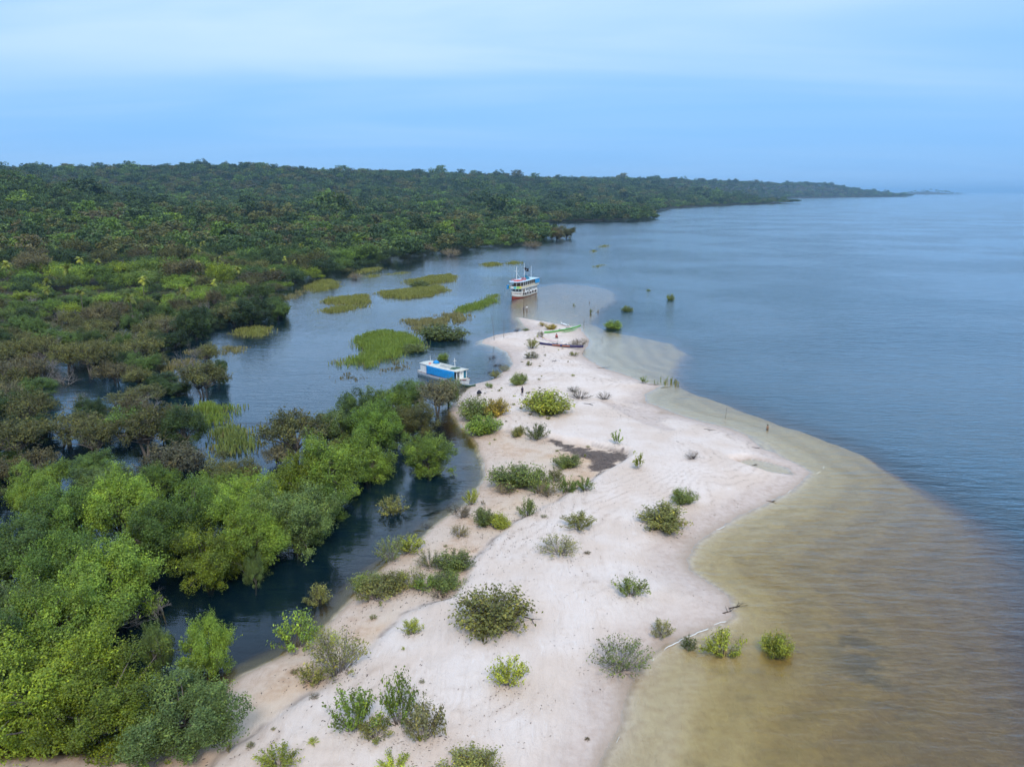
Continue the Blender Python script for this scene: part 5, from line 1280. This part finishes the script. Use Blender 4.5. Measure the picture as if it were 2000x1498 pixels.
SKIN = mat('skin', (.30, .17, .11), .6); HAIR = mat('hair', (.012, .009, .008), .7)
def person(loc, rz, pose, top, bottom, label, sc=1.0):
    r = empty('person', loc, rz); r.scale = (sc, sc, sc); tag(r, label, 'person')
    sit = pose == 'sit'; hz = .16 if sit else .92
    def P(*p): return np.array(p, float)
    J = dict(pel=P(0, 0, hz), wai=P(0, 0, hz + .18), che=P(.01, 0, hz + .38), nec=P(.02, 0, hz + .53), hd0=P(.03, 0, hz + .62), hd1=P(.03, 0, hz + .74))
    rad = dict(pel=.13, wai=.115, che=.14, nec=.055, hd0=.085, hd1=.075); E = [('pel', 'wai'), ('wai', 'che'), ('che', 'nec'), ('nec', 'hd0'), ('hd0', 'hd1')]
    st = {'walk': .16, 'stand': .03, 'sit': 0}[pose]
    for sg, q in ((1, 'l'), (-1, 'r')):
        J['sho' + q] = P(.01, sg * .17, hz + .47); J['elb' + q] = P(-.02 - sg * st * .4, sg * .24, hz + .22); J['han' + q] = P(.08 + (-sg * st * .7), sg * .23, hz + .0); J['fin' + q] = P(.11 - sg * st * .8, sg * .22, hz - .10)
        if sit: J['han' + q] = P(.22, sg * .18, hz + .12); J['fin' + q] = P(.32, sg * .16, hz + .12)
        rad.update({'sho' + q: .062, 'elb' + q: .043, 'han' + q: .034, 'fin' + q: .02}); E += [('che', 'sho' + q), ('sho' + q, 'elb' + q), ('elb' + q, 'han' + q), ('han' + q, 'fin' + q)]
        if sit: J['hip' + q] = P(.05, sg * .10, hz); J['kne' + q] = P(.42, sg * .28, hz + .16); J['ank' + q] = P(.72, sg * .16, .06); J['toe' + q] = P(.86, sg * .18, .05)
        else: J['hip' + q] = P(0, sg * .09, hz - .06); J['kne' + q] = P(.04 + sg * st, sg * .10, .48); J['ank' + q] = P(-.02 + sg * st * 1.3, sg * .10, .08); J['toe' + q] = P(.15 + sg * st * 1.3, sg * .12, .04)
        rad.update({'hip' + q: .092, 'kne' + q: .06, 'ank' + q: .042, 'toe' + q: .035}); E += [('pel', 'hip' + q), ('hip' + q, 'kne' + q), ('kne' + q, 'ank' + q), ('ank' + q, 'toe' + q)]
    keys = list(J); me = bpy.data.meshes.new('body'); me.from_pydata([tuple(J[k]) for k in keys], [(keys.index(a), keys.index(b)) for a, b in E], []); me.materials.append(SKIN)
    b = link(bpy.data.objects.new('body', me), r)
    b.modifiers.new('skin', 'SKIN')
    for i, k in enumerate(keys): me.skin_vertices[0].data[i].radius = (rad[k], rad[k])
    me.skin_vertices[0].data[0].use_root = True
    b.modifiers.new('smooth', 'SUBSURF').levels = 1
    def ringz(c, rx, ry, n=12): return [(c[0] + rx * math.cos(a), c[1] + ry * math.sin(a), c[2]) for a in np.linspace(0, 6.283, n, endpoint=False)]
    if top is not None:
        MB().loft([ringz(P(0, 0, hz + .02), .145, .175), ringz(P(0, 0, hz + .2), .135, .165), ringz(P(.01, 0, hz + .40), .16, .20), ringz(P(.01, 0, hz + .50), .12, .19), ringz(P(.02, 0, hz + .535), .065, .08)]).build('shirt', top, r, True)
        for q in 'lr': MB().tube([J['sho' + q] + P(0, 0, .02), (J['sho' + q] + J['elb' + q]) / 2], [.082, .07], 8).build('sleeve', top, r, True)
    if not sit:
        MB().loft([ringz(P(0, 0, hz + .05), .15, .18), ringz(P(0, 0, hz - .09), .155, .185)]).build('waistband', bottom, r, True)
    for q in 'lr': MB().tube([J['hip' + q], J['kne' + q] * .85 + J['hip' + q] * .15], [.115, .088], 9).build('trouser_leg', bottom, r, True)
    MB().loft([ringz(P(.0, 0, hz + .66), .10, .095), ringz(P(.01, 0, hz + .75), .105, .10), ringz(P(.02, 0, hz + .81), .07, .065), ringz(P(.02, 0, hz + .83), .015, .015)]).build('hair', HAIR, r, True)
    return r
def cloth(n, c): return mat(n, c, .8, var=.1)
def stand(u, v, depth=None):
    x, y, z = on(u, v); return (x, y, z if depth is None else -depth)
person(stand(1023, 607.5, .38), R(-100), 'walk', cloth('grey_shirt', (.22, .20, .22)), cloth('dark_shorts', (.02, .02, .03)), 'person in dark shorts wading near the riverboat, left of two', 1.12)
person(stand(1029, 606.5, .38), R(-80), 'walk', cloth('white_shirt', (.75, .74, .74)), cloth('grey_shorts', (.22, .20, .20)), 'person in a white shirt wading near the riverboat, right of two', 1.15)
person(stand(1087, 660.5), R(-90), 'sit', cloth('red_top', (.42, .09, .08)), cloth('black_shorts', (.02, .018, .018)), 'person in a red top sitting on the sand between the canoes', 1.2)
person(stand(1020, 773), R(-60), 'stand', cloth('navy_shirt', (.02, .02, .05)), cloth('navy_trousers', (.015, .015, .03)), 'person in dark clothes standing beside the round lime bush', 1.0)
person(stand(1499, 836, 1.12), R(120), 'stand', None, cloth('swim_shorts', (.03, .03, .04)), 'shirtless person wading waist-deep off the right point', 1.0)

# ------------------------------------------------------------------ air
hz_ = NT('haze')
pv = hz_.n('ShaderNodeVolumePrincipled', {'Color': (.42, .72, 1.0, 1), 'Density': 6.5e-5, 'Anisotropy': .0})
hz_.t.links.new(pv.outputs[0], hz_.out.inputs['Volume'])
xe, ye = 29000.0, 39000.0
hb = MB().box(-60000, 60000, -2000, 70000, -8.0, 190.0).build('haze', hz_.m); tag(hb, 'thin blue air over the far shore', 'haze', kind='stuff')
